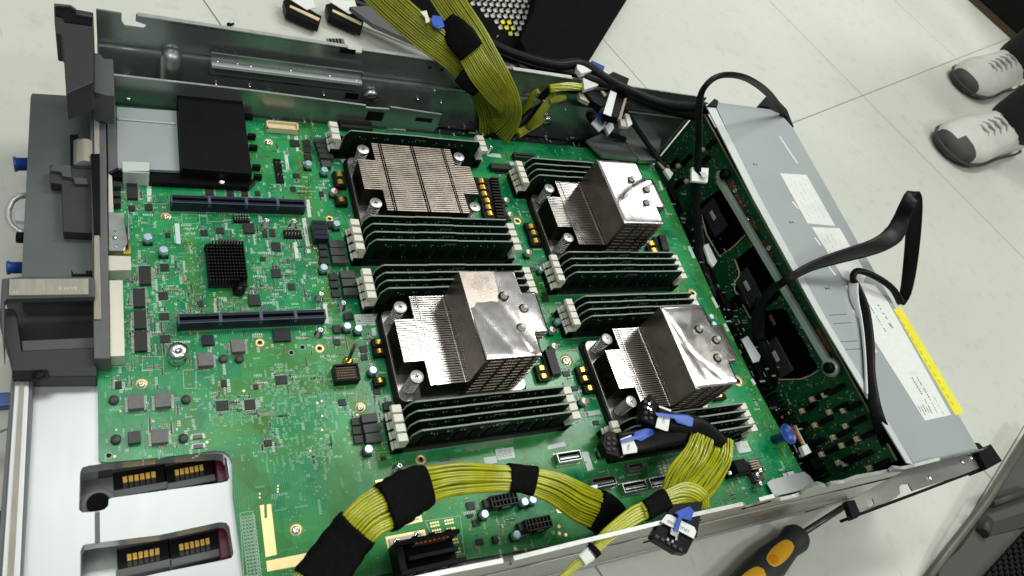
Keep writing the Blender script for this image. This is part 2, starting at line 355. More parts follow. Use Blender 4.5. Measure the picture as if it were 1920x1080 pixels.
def floor_material(th, T, u0, v0):
    m = bpy.data.materials.new('floor_tiles'); m.use_nodes = True; n = m.node_tree.nodes; l = m.node_tree.links; b = n['Principled BSDF']
    t = n.new('ShaderNodeTexCoord'); mp = n.new('ShaderNodeMapping'); l.new(t.outputs['Object'], mp.inputs[0])
    mp.vector_type = 'POINT'; mp.inputs['Rotation'].default_value = (0, 0, -th)
    s = n.new('ShaderNodeSeparateXYZ'); l.new(mp.outputs[0], s.inputs[0])
    def M_(op, a, b_=None):
        x = n.new('ShaderNodeMath'); x.operation = op
        for i, v in enumerate((a, b_)):
            if v is None: continue
            if isinstance(v, (int, float)): x.inputs[i].default_value = v
            else: l.new(v, x.inputs[i])
        return x.outputs[0]
    def seam(o, off):
        a = M_('ADD', o, -off * S + T * S * 40); a = M_('MODULO', a, T * S); a = M_('SUBTRACT', a, T * S / 2); a = M_('ABSOLUTE', a); a = M_('SUBTRACT', T * S / 2, a)
        return M_('LESS_THAN', a, 0.0009)
    sm = M_('MAXIMUM', seam(s.outputs[0], u0), seam(s.outputs[1], v0))
    def nz(scale, det=6, ro=0.6, st=None):
        x = n.new('ShaderNodeTexNoise'); x.inputs['Scale'].default_value = scale; x.inputs['Detail'].default_value = det; x.inputs['Roughness'].default_value = ro
        if st:
            m2 = n.new('ShaderNodeMapping'); m2.inputs['Scale'].default_value = st; m2.inputs['Rotation'].default_value = (0, 0, 0.7); l.new(t.outputs['Object'], m2.inputs[0]); l.new(m2.outputs[0], x.inputs['Vector'])
        else: l.new(t.outputs['Object'], x.inputs['Vector'])
        return x.outputs[0]
    def ramp(src, p0, p1, c0, c1):
        r = n.new('ShaderNodeValToRGB'); r.color_ramp.elements[0].position = p0; r.color_ramp.elements[1].position = p1
        r.color_ramp.elements[0].color = c0; r.color_ramp.elements[1].color = c1; l.new(src, r.inputs[0]); return r.outputs[0]
    def mix(f, a, c):
        x = n.new('ShaderNodeMixRGB')
        for i, v in ((0, f), (1, a), (2, c)):
            if isinstance(v, tuple): x.inputs[i].default_value = v
            elif isinstance(v, float): x.inputs[i].default_value = v
            else: l.new(v, x.inputs[i])
        return x.outputs[0]
    c = ramp(nz(2.2, 3), 0.3, 0.7, (0.60, 0.61, 0.55, 1), (0.67, 0.68, 0.625, 1))
    c = mix(ramp(nz(38, 8, 0.72), 0.54, 0.70, (0,0,0,1), (0.30,0.30,0.30,1)), c, (0.34, 0.35, 0.33, 1))
    c = mix(ramp(nz(30, 6, 0.7, (6, 0.8, 1)), 0.62, 0.70, (0,0,0,1), (0.35,0.35,0.35,1)), c, (0.28, 0.29, 0.27, 1))
    c = mix(sm, c, (0.20, 0.20, 0.185, 1))
    l.new(c, b.inputs['Base Color']); b.inputs['Roughness'].default_value = 0.42; b.inputs['Specular IOR Level'].default_value = 0.35
    return m
TH = math.radians(21.4)
M['floor'] = floor_material(TH, 541, 345 * 1.0, 242.5)

# ------------------------------------------------------------------ floor
b = MB(); b.add([(-9000,-9000,-56),(9000,-9000,-56),(9000,9000,-56),(-9000,9000,-56)], [(0,1,2,3)])
tag(b.build('floor', M['floor'], loc=(0, 0, -56)), kind='structure')

def P2(pts, z): return [at(x, y, z).to_2d() for x, y in pts]
def arc(cx, cy, r, a0, a1, n=6): return [(cx + r*math.cos(math.radians(a0+(a1-a0)*i/n)), cy + r*math.sin(math.radians(a0+(a1-a0)*i/n))) for i in range(n+1)]
def rrect(x0, x1, y0, y1, r, n=5):
    return arc(x1-r, y1-r, r, 0, 90, n) + arc(x0+r, y1-r, r, 90, 180, n) + arc(x0+r, y0+r, r, 180, 270, n) + arc(x1-r, y0+r, r, 270, 360, n)
def circ(x, y, r, n=16): return [(x + r*math.cos(2*math.pi*i/n), y + r*math.sin(2*math.pi*i/n)) for i in range(n)]
# ------------------------------------------------------------------ chassis
X0, X1, YF, YB = -12.0, 728.0, 62.0, 511.0
ch = thing('server_chassis', 'open grey steel server chassis lying on the white tiled floor', 'server chassis', (330, 290, -56))
# back wall with the keyhole notch in its rim
b = MB()
mx = Matrix(((1,0,0,0),(0,0,-1,YB+1.6),(0,1,0,0),(0,0,0,1)))
def wallpt(px, py): p = ony(px, py, YB); return (p.x, p.z)
top = [wallpt(180, 18), wallpt(228, 26)]
n1 = [wallpt(228, 40), wallpt(234, 49), wallpt(270, 54), wallpt(275, 47), wallpt(254, 40), wallpt(255, 29)]
top2 = [wallpt(258, 28), wallpt(480, 62), wallpt(652, 89), wallpt(655, 98), wallpt(678, 101), wallpt(680, 93), wallpt(847, 117)]
outer = [(top[0][0], -50)] + top + n1 + top2 + [(290, 75), (610, 75), (610, -50)]
b.prism([outer], 0, 1.6, 0, mx)
b.build('back_wall', M['steel_dark'], ch)
b = MB()                                                   # folded rim along the top of the back wall
for q0, q1 in (((258,28),(652,88)), ((680,93),(847,117))):
    p0 = wallpt(*q0); p1 = wallpt(*q1); b.obox(((p0[0]+p1[0])/2, YB+0.2, (p0[1]+p1[1])/2+0.3), ((p1[0]-p0[0])/2, 0, (p1[1]-p0[1])/2), (0, 1.9, 0), (0, 0, 0.5))
b.box(350, 420, YB-2, YB+2.5, 75.2, 76.3)
b.parts('back_wall_rim', M['steel_rim'], ch)
b = MB()                                                   # pressed step, bump and fittings on the back wall
b.box(-8, 600, YB-5, YB-0.2, -8, 44)
b.build('wall_pressing', M['steel_dark'], ch, bevel=1.5)
b = MB(); p = ony(320, 145, YB-8); b.lathe((p.x, YB-3, p.z-2), [(0.1,-9),(6,-8),(8.5,-5),(9,0),(9,20),(7.5,24),(5,26.5),(0.1,27.5)], 24); b.build('pressed_bump', M['steel'], ch)
b = MB()
p0 = ony(398,126,YB-14); p1 = ony(680,160,YB-14)
zr = (p0.z+p1.z)/2; b.box(p0.x, p1.x, YB-11.5, YB-7, zr-1, zr); b.box(p0.x, p1.x, YB-12, YB-11.5, zr-2.5, zr+0.4)
b.build('wall_rail', M['lid_light'], ch, bevel=0.2)
b = MB(); b.box(p0.x-1, p1.x, YB-7, YB-5.2, zr-14, zr+9); b.build('rail_backing', M['steel_dark'], ch, bevel=0.3)
b = MB()
for q in ((408,115),(445,119),(470,124),(545,132),(618,142),(640,147),(668,150),(405,158),(468,162),(607,178),(880,165),(815,170),(783,186),(827,192),(1020,190),(1060,205)):
    p = ony(*q, YB-7); b.cyl((p.x, YB-4, p.z), 1.4, 4.5, 10, 0, (0,-1,0), 0.9)
p = ony(697,188,YB-12); b.lathe((p.x,YB-5,p.z), [(8,0),(8,3),(6.5,5),(0.1,5.5)], 24, 0, (0,-1,0)); 
p = ony(1028,232,YB-12); b.lathe((p.x,YB-5,p.z), [(6,0),(6,3),(5,5),(0.1,5.5)], 24, 0, (0,-1,0))
b.parts('rivet', M['chrome'], ch)
b = MB()
for q, w_, h_ in (((548,157),17,2.4),((652,97),14,5),((660,181),12,7),((806,128),3,3),((829,132),3,3),((555,128),10,1),((605,135),10,1)):
    p = ony(*q, YB-6); b.box(p.x-w_/2, p.x+w_/2, YB-5.6, YB-5.1, p.z-h_/2, p.z+h_/2)
b.parts('wall_slot', M['black'], ch)
# inner partition standing behind the board
b = MB(); 
def partpt(px, py): p = ony(px, py, 490); return (p.x, p.z)
mp_ = Matrix(((1,0,0,0),(0,0,-1,491.2),(0,1,0,0),(0,0,0,1)))
pr = [partpt(x,y) for x,y in ((213,142),(480,172),(686,199),(686,203),(730,206),(732,202),(828,216))]
b.prism([[(pr[0][0], -7.5)] + pr + [(pr[-1][0], -7.5)]], 0, 1.2, 0, mp_)
for i in (0, 1, 3, 5):
    a, c = pr[i], pr[i+1]
    b.obox(((a[0]+c[0])/2, 490.6, (a[1]+c[1])/2 + 0.5), ((c[0]-a[0])/2, 0, (c[1]-a[1])/2), (0, 0.9, 0), (0, 0, 0.35), 1)
b.build('inner_partition', [M['steel_dark'], M['steel_rim']], ch)
b = MB()
for q, w_, h_ in (((703,218),16,11),((795,225),17,4.5)):
    p = ony(*q, 489.6); b.box(p.x-w_/2, p.x+w_/2, 489.3, 489.9, p.z-h_/2, p.z+h_/2)
b.parts('partition_slot', M['black'], ch)
# front (near) wall: rim follows the notched lip
b = MB()
lip = [(600,1130),(750,1090),(826,1073),(942,1050),(948,1056),(957,1056),(962,1046),(1080,1017),(1300,964),(1392,944),(1402,950),(1417,944),(1422,936),(1450,929),(1462,935),(1485,930),(1500,925),(1512,913),(1532,905),(1548,910),(1556,905),(1580,902),(1605,893),(1650,885),(1665,882),(1672,875),(1690,877),(1713,872),(1760,860)]
mf = Matrix(((1,0,0,0),(0,0,-1,YF),(0,1,0,0),(0,0,0,1)))
lp = [ony(x, y, YF) for x, y in lip]
lp = [(p.x, max(62, p.z)) for p in lp]
o1 = [(lp[0][0]-10, -50)] + lp + [(X1-14, lp[-1][1]), (X1-14, -50)]
b.prism([o1], 0, 1.5, 0, mf)
b.build('front_wall', M['hull'], ch)
b = MB()
for a, c in zip(lp[:-1], lp[1:]):
    d = Vector((c[0]-a[0], 0, c[1]-a[1])); b.obox(((a[0]+c[0])/2, YF-0.4, (a[1]+c[1])/2+0.25), d/2, (0,1.35,0), (0,0,0.4))
b.build('front_wall_rim', M['steel_rim'], ch)
b = MB()                                                   # horizontal ridges pressed in the outer face
for z0, z1, d in ((44,48,1.0),(-32,-28,0.8)): b.box(70, X1-20, YF-1.5-d, YF-1.4, z0, z1)
b.parts('wall_ridge', M['hull'], ch, bevel=0.6)
b = MB()
for q, w_ in (((1420,950),26),((1290,985),22),((1530,957),24),((1240,1012),30)):
    p = ony(*q, YF-3); b.obox((p.x, YF-1.8, p.z), (w_/2,0,2), (0,0.4,0), (0,0,1.1))
b.parts('outer_slot', M['black'], ch)
# bottom pan
b = MB(); b.box(X0, X1, YF+0.2, YB-0.2, -50, -48.5); b.build('bottom_pan', M['steel_dark'], ch)
# tray under the board
b = MB(); b.box(66, 566, YF+0.2, 489, -9, -7.6); b.box(-10, 66, 186, 489, -9, -7.6); b.build('board_tray', M['steel'], ch)
b = MB(); b.prism(P2([(1438,905),(1447,899),(1508,884),(1519,892),(1533,912),(1452,931)], 4), 2.5, 4); b.prism(P2([(1092,940),(1088,925),(1098,917),(1112,915),(1108,950),(1100,952)], 30), 26, 38); b.parts('tray_bracket', M['plate'], ch, bevel=0.5)
b = MB(); b.prism(P2([(1100,262),(1155,238),(1198,285),(1205,300),(1130,292)], 12), 8, 12); b.prism(P2([(1150,235),(1200,228),(1240,260),(1235,300),(1200,300)], 14), 8, 14)
b.parts('corner_bracket', M['steel_dark'], ch, bevel=0.6)
b = MB(); b.prism(P2([(1391,636),(1402,629),(1427,668),(1424,677),(1413,680)], 10), 8.5, 10); b.build('edge_bracket', M['lid_light'], ch, bevel=0.6)
# near right flange with cut-outs and black corner block
zf = 68
b = MB()
fl = P2([(1590,940),(1700,880),(1713,873),(1826,842),(1846,868),(1842,879),(1712,920),(1709,917),(1704,907),(1690,908),(1686,914),(1688,925),(1680,933),(1664,942),(1612,958),(1600,972)], zf)
b.prism([fl, P2([(1626,936),(1636,934),(1640,944),(1634,952),(1625,946)], zf)], zf-1.4, zf)
b.build('side_flange', M['hull'], ch)
b = MB()
ed = [at(x, y, zf) for x, y in ((1590,968),(1712,923),(1848,872))]
for a, c in zip(ed[:-1], ed[1:]): m_ = (a+c)/2; b.obox((m_.x, m_.y-1.5, zf-5), (c-a)/2, (0,1.2,0), (0,0,5))
b.prism(P2([(1585,940),(1600,938),(1612,966),(1605,972),(1597,975)], zf), zf-4, zf+1.5)
b.build('flange_edge', M['black'], ch, bevel=0.4)
b = MB(); b.prism(P2([(1836,830),(1848,842),(1858,832),(1880,864),(1851,880),(1824,829)], zf+6), zf-14, zf+6); b.build('corner_block', M['black'], ch, bevel=0.8)
b = MB()
for q in ((1804,867),(1820,859),(1743,897)): p = at(*q, zf); b.lathe(p, [(2.6,0),(2.4,1.0),(1.2,1.8),(0.1,1.9)], 14)
b.parts('flange_rivet', M['chrome'], ch)
# rear ear (far left corner)
b = MB()
ze = 70
b.prism(P2([(101,7),(133,10),(143,17),(175,23),(176,60),(175,152),(170,156),(124,176),(119,100),(117,70),(114,64),(104,62),(102,40)], ze), ze-26, ze)
b.build('rear_ear', M['charcoal'], ch, bevel=1.2)
b = MB(); b.prism(P2([(104,12),(131,15),(141,22),(173,31),(172,47),(121,40),(119,33),(104,28)], ze+1), ze, ze+0.8); b.build('ear_recess', M['black'], ch)
b = MB()
b.prism(P2([(101,7),(133,10),(143,17),(142,20),(131,13),(104,11)], ze+2), ze, ze+2.5); b.prism(P2([(142,25),(172,30),(174,33),(142,27)], ze+2), ze, ze+2.5)
b.parts('ear_lip', M['charcoal_lt'], ch, bevel=0.4)
b = MB(); b.prism(P2([(176,98),(189,101),(193,109),(212,110),(214,143),(215,180),(198,178),(176,172)], 50), 20, 50); b.build('rear_guide', M['graybox'], ch, bevel=1)
# rear frame with fabric gasket
b = MB(); b.prism(P2([(168,155),(197,157),(206,672),(176,672)], 18), -6, 18); b.build('rear_frame', M['frame'], ch, bevel=0.5)
b = MB(); b.prism(P2([(175,158),(185,158),(187,316),(178,316)], 19.5), 18, 19.5); b.prism(P2([(177,436),(186,436),(190,598),(177,598)], 19.5), 18, 19.5); b.parts('gasket_strip', M['gasket'], ch)
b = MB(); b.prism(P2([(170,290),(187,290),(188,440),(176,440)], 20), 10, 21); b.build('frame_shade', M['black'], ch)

# power bay: bright plate with two rounded windows
b = MB()
zp = -3.0
out = P2([(62,704),(182,699),(185,862)], zp) + P2([(300,870),(415,846),(430,858),(437,930),(460,1120),(10,1120),(30,900)], zp)
w1 = P2([(150,886),(154,877),(166,873),(182,871),(200,868),(300,857),(404,850),(418,852),(425,860),(430,896),(427,902),(415,905),(320,918),(213,933),(204,936),(203,948),(196,955),(182,959),(154,961),(148,955)], zp)
w2 = P2([(151,1032),(156,1022),(170,1019),(300,1003),(412,979),(424,980),(430,988),(438,1038),(434,1046),(420,1050),(300,1074),(240,1088),(240,1118),(150,1118)], zp)
out = P2([(62,704),(182,699),(200,700),(210,820),(300,820),(440,810),(452,852),(462,930),(480,1120),(10,1120),(30,900)], zp)
b.prism([out, w1, w2], zp-1.4, zp); b.build('power_bay_plate', M['plate'], ch)
b = MB()
for wv_ in (w1, w2):                                       # raised inner flange of the windows
    k = len(wv_); vs = []; fs = []
    for p in wv_: vs.append((p.x, p.y, zp-1.2)); vs.append((p.x*0.995+0.005*20, p.y, zp-12))
    for i in range(k): j = (i+1) % k; fs.append((2*i, 2*j, 2*j+1, 2*i+1))
    b.add(vs, fs)
b.build('window_flange', M['plate'], ch)
b = MB(); p0, p1 = at(182,960,zp), at(184,1020,zp); b.box(p0.x-1.2, p0.x+1.4, p1.y, p0.y, zp, zp+0.25); b.build('plate_seam', M['frame'], ch)
b = MB(); b.box(-48, 66, 60, 186, -49, -47.5); b.box(-40, 4, 66, 184, -34, -32); b.build('bay_floor', M['steel'], ch)
b = MB()
b.prism(P2([(22,700),(62,700),(38,1100),(-10,1100)], 8), -6, 8); b.build('bay_rail', M['frame'], ch, bevel=0.5)
b = MB(); b.prism(P2([(29,703),(55,703),(36,1100),(2,1100)], 9.5), 8, 9.6); b.build('bay_rail_strip', M['plate'], ch, bevel=0.3)
b = MB(); b.prism(P2([(37,706),(46,706),(24,1100),(12,1100)], 10.4), 9.6, 10.6); b.parts('gasket_strip', M['gasket'], ch)
# dark grey I/O housing at the rear
b = MB(); b.prism(P2([(60,174),(124,178),(176,180),(180,560),(38,560),(57,180)], 4), -52, 4); b.build('rear_cover', M['graybox'], ch, bevel=1)
b = MB(); b.prism(P2([(93,308),(187,312),(190,438),(118,434),(115,345),(94,342)], 13), 4, 13); b.build('cable_arm_mount', M['charcoal'], ch, bevel=0.6)
b = MB(); b.prism(P2([(93,319),(98,307),(132,309),(134,331),(163,334),(166,345),(140,344),(137,333),(117,330),(114,322)], 16), 13, 16); b.build('mount_lip', M['charcoal_lt'], ch, bevel=0.5)
b = MB(); b.prism(P2([(137,262),(145,259),(170,261),(180,266),(179,310),(137,308)], 17), 10, 17); b.build('latch_base', M['frame'], ch, bevel=1)
b = MB()
pa, pb = at(144,283,17), at(176,283,17)
pts = [Vector((pa.x + (pb.x-pa.x)*i/8, 0, 17 + 3.5*math.sin(math.pi*i/8))) for i in range(9)]
y0, y1 = at(158,305,18).y, at(158,264,18).y
vs = [(p.x, y, p.z) for y in (y0, y1) for p in pts]; b.add(vs, [(i, i+1, i+10, i+9) for i in range(8)] + [tuple(range(8,-1,-1)), tuple(range(9,18))], 0)
b.build('latch_roller', M['gasket'], ch)
b = MB(); b.prism(P2([(131,252),(147,252),(147,260),(138,262),(137,310),(132,308)], 12), 4, 12); b.prism(P2([(133,505),(138,513),(160,513),(161,507),(175,508),(175,516),(134,517)], 12), 4, 12); b.parts('latch_arm', M['black'], ch)
# deep recess frame below the cover
b = MB(); b.prism(P2([(3,522),(40,518),(170,518),(178,522),(178,556),(12,560),(8,565),(8,680),(0,580)], 26), 20, 26)
b.build('handle_frame', M['charcoal_lt'], ch, bevel=0.8)
b = MB(); b.prism(P2([(18,524),(166,523),(166,552),(17,554)], 27), 26, 27.4); hl = b.build('handle_label', M['gasket'], ch)
b = MB(); b.prism(P2([(8,558),(178,556),(178,640),(36,644)], -12), -20, -12); b.build('recess_floor', M['charcoal'], ch)
b = MB(); b.prism(P2([(40,639),(178,633),(178,652),(42,658)], 8), -20, 8); b.build('recess_step', M['charcoal_lt'], ch, bevel=0.5)
b = MB(); b.prism(P2([(-10,577),(26,578),(30,584),(40,658),(178,652),(182,705),(60,706),(22,695),(0,600)], 12), -50, 12); b.build('handle_arm', M['charcoal'], ch, bevel=1)
b = MB(); b.prism(P2([(22,695),(88,692),(92,698),(92,706),(60,712),(24,712)], 15), 12, 15); p = at(72,703,15); b.lathe(p, [(3.4,0),(3.2,1.2),(1,1.8),(0.1,1.9)], 16); b.build('rail_corner', M['black'], ch, bevel=0.5)
b = MB()
for (x0_, y0_, x1_, y1_) in ((26,297,49,319),(13,491,38,513)): 
    a_ = at(x1_+4, (y0_+y1_)/2, -8); c_ = at(x0_, (y0_+y1_)/2, -8); r_ = abs(at(x0_, y0_, -8).y - at(x0_, y1_, -8).y)/2
    b.lathe(a_, [(r_*0.85,0),(r_*0.85,(a_-c_).length-2),(r_,(a_-c_).length-1.5),(r_,(a_-c_).length)], 16, 0, c_-a_)
b.parts('blue_release_tab', M['navyblue'], ch)
b = MB(); a_ = at(4,749,0); b.box(a_.x-22, a_.x+8, a_.y-5, a_.y+4, -6, 2); b.parts('blue_release_tab', M['navyblue'], ch, bevel=1)
b = MB(); a_ = at(46,446,-8); c_ = at(31,445,-8); b.lathe(a_, [(4,0),(4,(a_-c_).length)], 14, 0, c_-a_); a_=at(6,975,0); b.cyl(a_,4,5); b.build('rear_knob', M['black'], ch)
b = MB(); pts = [at(x,y,-12) for x,y in ((52,366),(36,368),(22,378),(15,394),(15,410),(22,424),(36,434),(50,436))]
b.tube(pts, 2.2, 8); b.prism(P2([(28,391),(46,388),(46,412),(28,410)], -10), -16, -12); b.build('rear_pull_loop', M['plate'], ch)

# power connectors seen through the windows
def power_conn(x0, y0, x1, y1, cx):
    za = -24
    b = MB()
    a = at(x0, y0, za); c = at(x1, y1, za); d = (c-a); d.z = 0; L_ = d.length; d.normalize(); nrm = Vector((-d.y, d.x, 0))
    mid = (a+c)/2
    b.obox((mid.x, mid.y, za-8), d*(L_/2+5), nrm*11, (0,0,6)); b.obox(mid + nrm*8.5 + Vector((0,0,0)), d*(L_/2+5), nrm*2, (0,0,4), 1); b.obox(mid - nrm*8.5 + Vector((0,0,-3)), d*(L_/2+6), nrm*2.4, (0,0,3.4), 1)
    o = b.build('power_connector', [M['black'], M['frame']], ch, bevel=0.3)
    for i in range(6):
        q = a + d * (L_ * (i + 0.5) / 6); b = MB(); b.obox((q.x, q.y, za-1), d*(L_/12*0.78), nrm*2.0, (0,0,1.6)); b.obox((q.x-nrm.x*3.4, q.y-nrm.y*3.4, za-2.2), d*(L_/12*0.8), nrm*2.0, (0,0,0.8), 1)
        b.build('gold_contact', [M['gold'], M['smd_dk']], o, bevel=0.2)
power_conn(229,900,293,889,0); power_conn(327,887,382,876,0); power_conn(237,1046,300,1033,0); power_conn(335,1027,394,1014,0)
b = MB(); 
for q in ((418,880),(424,1018)): p = at(*q, -26); b.box(p.x-5, p.x+4, p.y-11, p.y+12, -40, -20)
b.parts('maroon_stop', M['maroon'], ch, bevel=0.8)
b = MB()
for q in ((184,944),):
    p = at(*q, -10); b.lathe(p, [(6.2,-8),(10,-6),(10,0),(6.2,0.3),(5.0,-1),(5.0,-8)], 24, 0, caps=False)
b.build('plate_boss', M['frame'], ch)
b = MB(); p = at(184, 944, -10); b.cyl((p.x,p.y,-17), 6.0, 9, 24); b.build('boss_hole_shade', M['matte'], ch)  # black plug standing in for the shade inside the boss

# ------------------------------------------------------------------ drive bay and backplane
db = thing('drive_bay', 'light grey steel drive bay cover with white and yellow labels at the chassis end', 'drive bay', (665, 285, -50))
zl = 75
b = MB(); b.prism(P2([(1339,191),(1443,205),(1464,214),(1487,240),(1640,510),(1753,702),(1836,845),(1715,872),(1545,598),(1420,370)], zl), zl-1.2, zl); b.build('cover', M['lid'], db)
b = MB(); b.prism(P2([(1323,196),(1336,191),(1420,361),(1545,590),(1713,871),(1700,868),(1535,594),(1412,372)], zl+0.8), zl-0.6, zl+1); b.build('folded_edge', M['lid_light'], db, bevel=0.3)
b = MB(); b.box(640, 645, 66, 496, -46, zl-6.5); b.build('bay_wall', M['black'], db)
b = MB(); b.prism(P2([(1487,240),(1640,510),(1753,702),(1836,845),(1832,842),(1748,703),(1635,511),(1482,241)], zl), -45, zl-1.3); b.build('outer_face', M['steel_dark'], db)
b = MB(); b.prism(P2([(1326,198),(1340,184),(1348,189),(1345,200)], zl+3), zl-10, zl+3); b.prism(P2([(1420,200),(1437,180),(1452,184),(1474,207),(1487,240),(1462,214),(1444,209),(1440,203)], zl-4), zl-30, zl-2); b.parts('corner_latch', M['black'], db, bevel=0.8)
def label_sheet(parent, name, pts, z, m='white', t=0.25):
    b = MB(); b.prism(P2(pts, z), z, z+t); return b.build(name, M[m], parent)
label_sheet(db, 'white_label', [(1462,325),(1512,328),(1566,424),(1514,419)], zl+0.05)
label_sheet(db, 'white_label', [(1522,426),(1574,428),(1625,515),(1618,530),(1592,528),(1580,520)], zl+0.05)
wl2 = label_sheet(db, 'white_label', [(1585,536),(1610,528),(1640,535),(1664,565),(1783,778),(1734,789),(1640,640)], zl+0.05)
label_sheet(db, 'yellow_label', [(1675,580),(1689,576),(1807,773),(1791,779)], zl+0.05, 'ylabel')
b = MB()
def txtline(p0, p1, wd, z, frac=1.0, seed=0):
    a = at(*p0, z); c = at(*p1, z); d = c-a; L_ = d.length; d.normalize(); nrm = Vector((-d.y, d.x, 0)); x = 0; rr = random.Random(seed)
    while x < L_:
        s_ = rr.uniform(0.6, 2.4)
        if rr.random() < frac: q = a + d*(x+s_/2); b.obox((q.x, q.y, z+0.03), d*s_/2, nrm*wd/2, (0,0,0.03))
        x += s_ + rr.uniform(0.3, 0.9)
zt = zl+0.33
txtline((1626,566),(1660,620), 1.4, zt, 0.9, 1); txtline((1642,565),(1663,598), 2.2, zt, 0.5, 2); txtline((1667,606),(1673,614), 3.5, zt, 1, 3)
for i in range(2): txtline((1710+i*9,708-i*1),(1732+i*9,745-i*2), 1.6, zt, 0.9, 10+i)
for i in range(5): txtline((1722+i*4,762-i*1.5),(1730+i*4,778-i*1.5), 1.2, zt, 0.8, 20+i)
for i in range(3): txtline((1733+i*9,748-i*2),(1749+i*9,777-i*2), 0.8, zt, 0.7, 30+i)
b.build('label_print', M['ink'], wl2)
b = MB()
for i in range(5): txtline((1480+i*9,340),(1520+i*9,410), 0.8, zt, 0.6, 40+i)
for i in range(4): txtline((1540+i*9,440),(1575+i*9,505), 0.9, zt, 0.6, 50+i)
for i in range(5): txtline((1700+i*4,695),(1722+i*4,735), 0.7, zt, 0.5, 60+i)
b.build('label_print', M['ink_lt'], wl2)
b = MB()
for i, (q0, q1) in enumerate([((1683+i*8.3,590+i*13.5),(1688+i*8.3,598+i*13.5)) for i in range(13)]):
    a, c = at(*q0, zt), at(*q1, zt); m_ = (a+c)/2; b.obox((m_.x, m_.y, zt+0.03), (c-a)/2, (0.9,0,0), (0,0,0.03))
b.parts('label_mark', mat('ochre_print', (0.62, 0.50, 0.02), 0.5), db)
b = MB()
for q in ((1491,385),(1489,340),(1533,453),(1560,508),(1605,590),(1637,652)): p = at(*q, zl); b.obox((p.x, p.y, zl+0.15), (1.2,-5.5,0), (1.4,0.2,0), (0,0,0.2))
p = at(1477,282,zl); a_, c_ = at(1461,256,zl), at(1495,307,zl); b.obox(((a_.x+c_.x)/2,(a_.y+c_.y)/2,zl+0.2), (c_-a_)/2, (1.5,0.2,0), (0,0,0.3))
b.parts('cover_louvre', M['white'], db, bevel=0.15)
b = MB()
for q in ((1572,590),(1580,606),(1592,640),(1598,655),(1500,365),(1545,415)): a, c = at(q[0]-18,q[1]+1,zl), at(q[0]+16,q[1]-1,zl); m_ = (a+c)/2; b.obox((m_.x,m_.y,zl+0.05), (c-a)/2, (0,0.5,0), (0,0,0.06))
for q in ((1416,308),(1484,417),(1551,541)): p = at(*q, zl); b.box(p.x-3,p.x+3,p.y-0.6,p.y+0.6,zl,zl+0.1); b.box(p.x-3,p.x-2,p.y-2,p.y+2,zl,zl+0.1); b.box(p.x+2,p.x+3,p.y-2,p.y+2,zl,zl+0.1)
b.parts('cover_mark', M['steel_dark'], db)

def inpoly(x, y, poly):
    c_ = False; j = len(poly)-1
    for i in range(len(poly)):
        if (poly[i][1] > y) != (poly[j][1] > y) and x < (poly[j][0]-poly[i][0])*(y-poly[i][1])/(poly[j][1]-poly[i][1]+1e-9)+poly[i][0]: c_ = not c_
        j = i
    return c_
bp = thing('drive_backplane', 'dark green upright backplane board with large air openings beside the drive bay', 'circuit board', (600, 285, -48))
# plane of the backplane
Q1 = at(1314,206,62); Q2 = at(1680,864,62); dr = Q2-Q1; dr.z = 0; LB = dr.length; dr.normalize(); nb = Vector((dr.y, -dr.x, 0))
if nb.x > 0: nb = -nb                                      # faces the motherboard
def onb(px, py, off=0.0):
    o_ = Vector((0,0,CH)); r_ = ray(px, py); p_ = Q1 + nb*off; t_ = (p_-o_).dot(nb)/r_.dot(nb); q = o_ + r_*t_; return ((q-Q1).dot(dr), q.z)
MBP = Matrix(((dr.x,0,nb.x,Q1.x),(dr.y,0,nb.y,Q1.y),(0,1,0,0),(0,0,0,1)))
def fixpoly(lp, zmin=-46): return [(u, max(zmin, z)) for u, z in lp]
ho = [[(1310,384),(1330,368),(1355,352),(1398,440),(1375,463),(1349,481),(1325,440)],
      [(1378,487),(1395,474),(1414,460),(1437,500),(1465,554),(1445,570),(1425,582),(1407,597),(1378,545),(1376,532),(1386,517),(1386,509)],
      [(1429,640),(1429,600),(1432,583),(1472,578),(1503,633),(1536,693),(1520,704),(1501,711),(1462,712),(1450,700)]]
loops = [[(-2,62),(LB,62),(LB,-47),(-2,-47)]]
for h in ho: loops.append(fixpoly([onb(x,y) for x,y in h], -44))
b = MB(); b.prism(loops, -1.6, 0, 0, MBP); b.build('board', M['pcb_dark'], bp)
b = MB(); b.obox(Q1 + dr*(LB/2) - nb*0.8 + Vector((0,0,0.4)), dr*LB/2, nb*0.95, (0,0,0.45)); b.build('board_top_edge', M['pcbedge'], bp)
b = MB()
for h in ho[:3]:
    lp_ = fixpoly([onb(x,y) for x,y in h], -44); k = len(lp_)
    pts = [MBP @ Vector((u, z, 0.2)) for u, z in lp_]
    b.tube([pts[i % k] for i in range(k//2, k+1)], 0.7, 6)
b.parts('opening_edge', M['pcbedge'], bp)
b = MB(); b.prism([[(-2,60),(LB,60),(LB,-47),(-2,-47)]], -11, -8.5, 0, MBP); b.build('opening_backing', M['black_gloss'], bp)
def bobj(name, m, q, w_, h_, d_, off=0.0, ang=0.0, bev=0.3):
    u, z = onb(*q, off + d_); b = MB(); ca, sa = math.cos(ang), math.sin(ang)
    c_ = Q1 + dr*u + nb*(off+d_/2); c_.z = z
    b.obox(c_, (dr*ca + Vector((0,0,sa)))*w_/2, (Vector((0,0,ca)) - dr*sa)*h_/2, nb*d_/2); return b.build(name, m, bp, bevel=bev)
for q in ((1338,408),(1402,540),(1456,672)):
    o_ = bobj('fan_socket', M['seethru'], q, 40, 22, 3, -4); u, z = onb(q[0]+1, q[1]); 
    bobj('socket_label', M['label_lt'], (q[0]-2, q[1]-4), 12, 5, 0.6, -0.6)
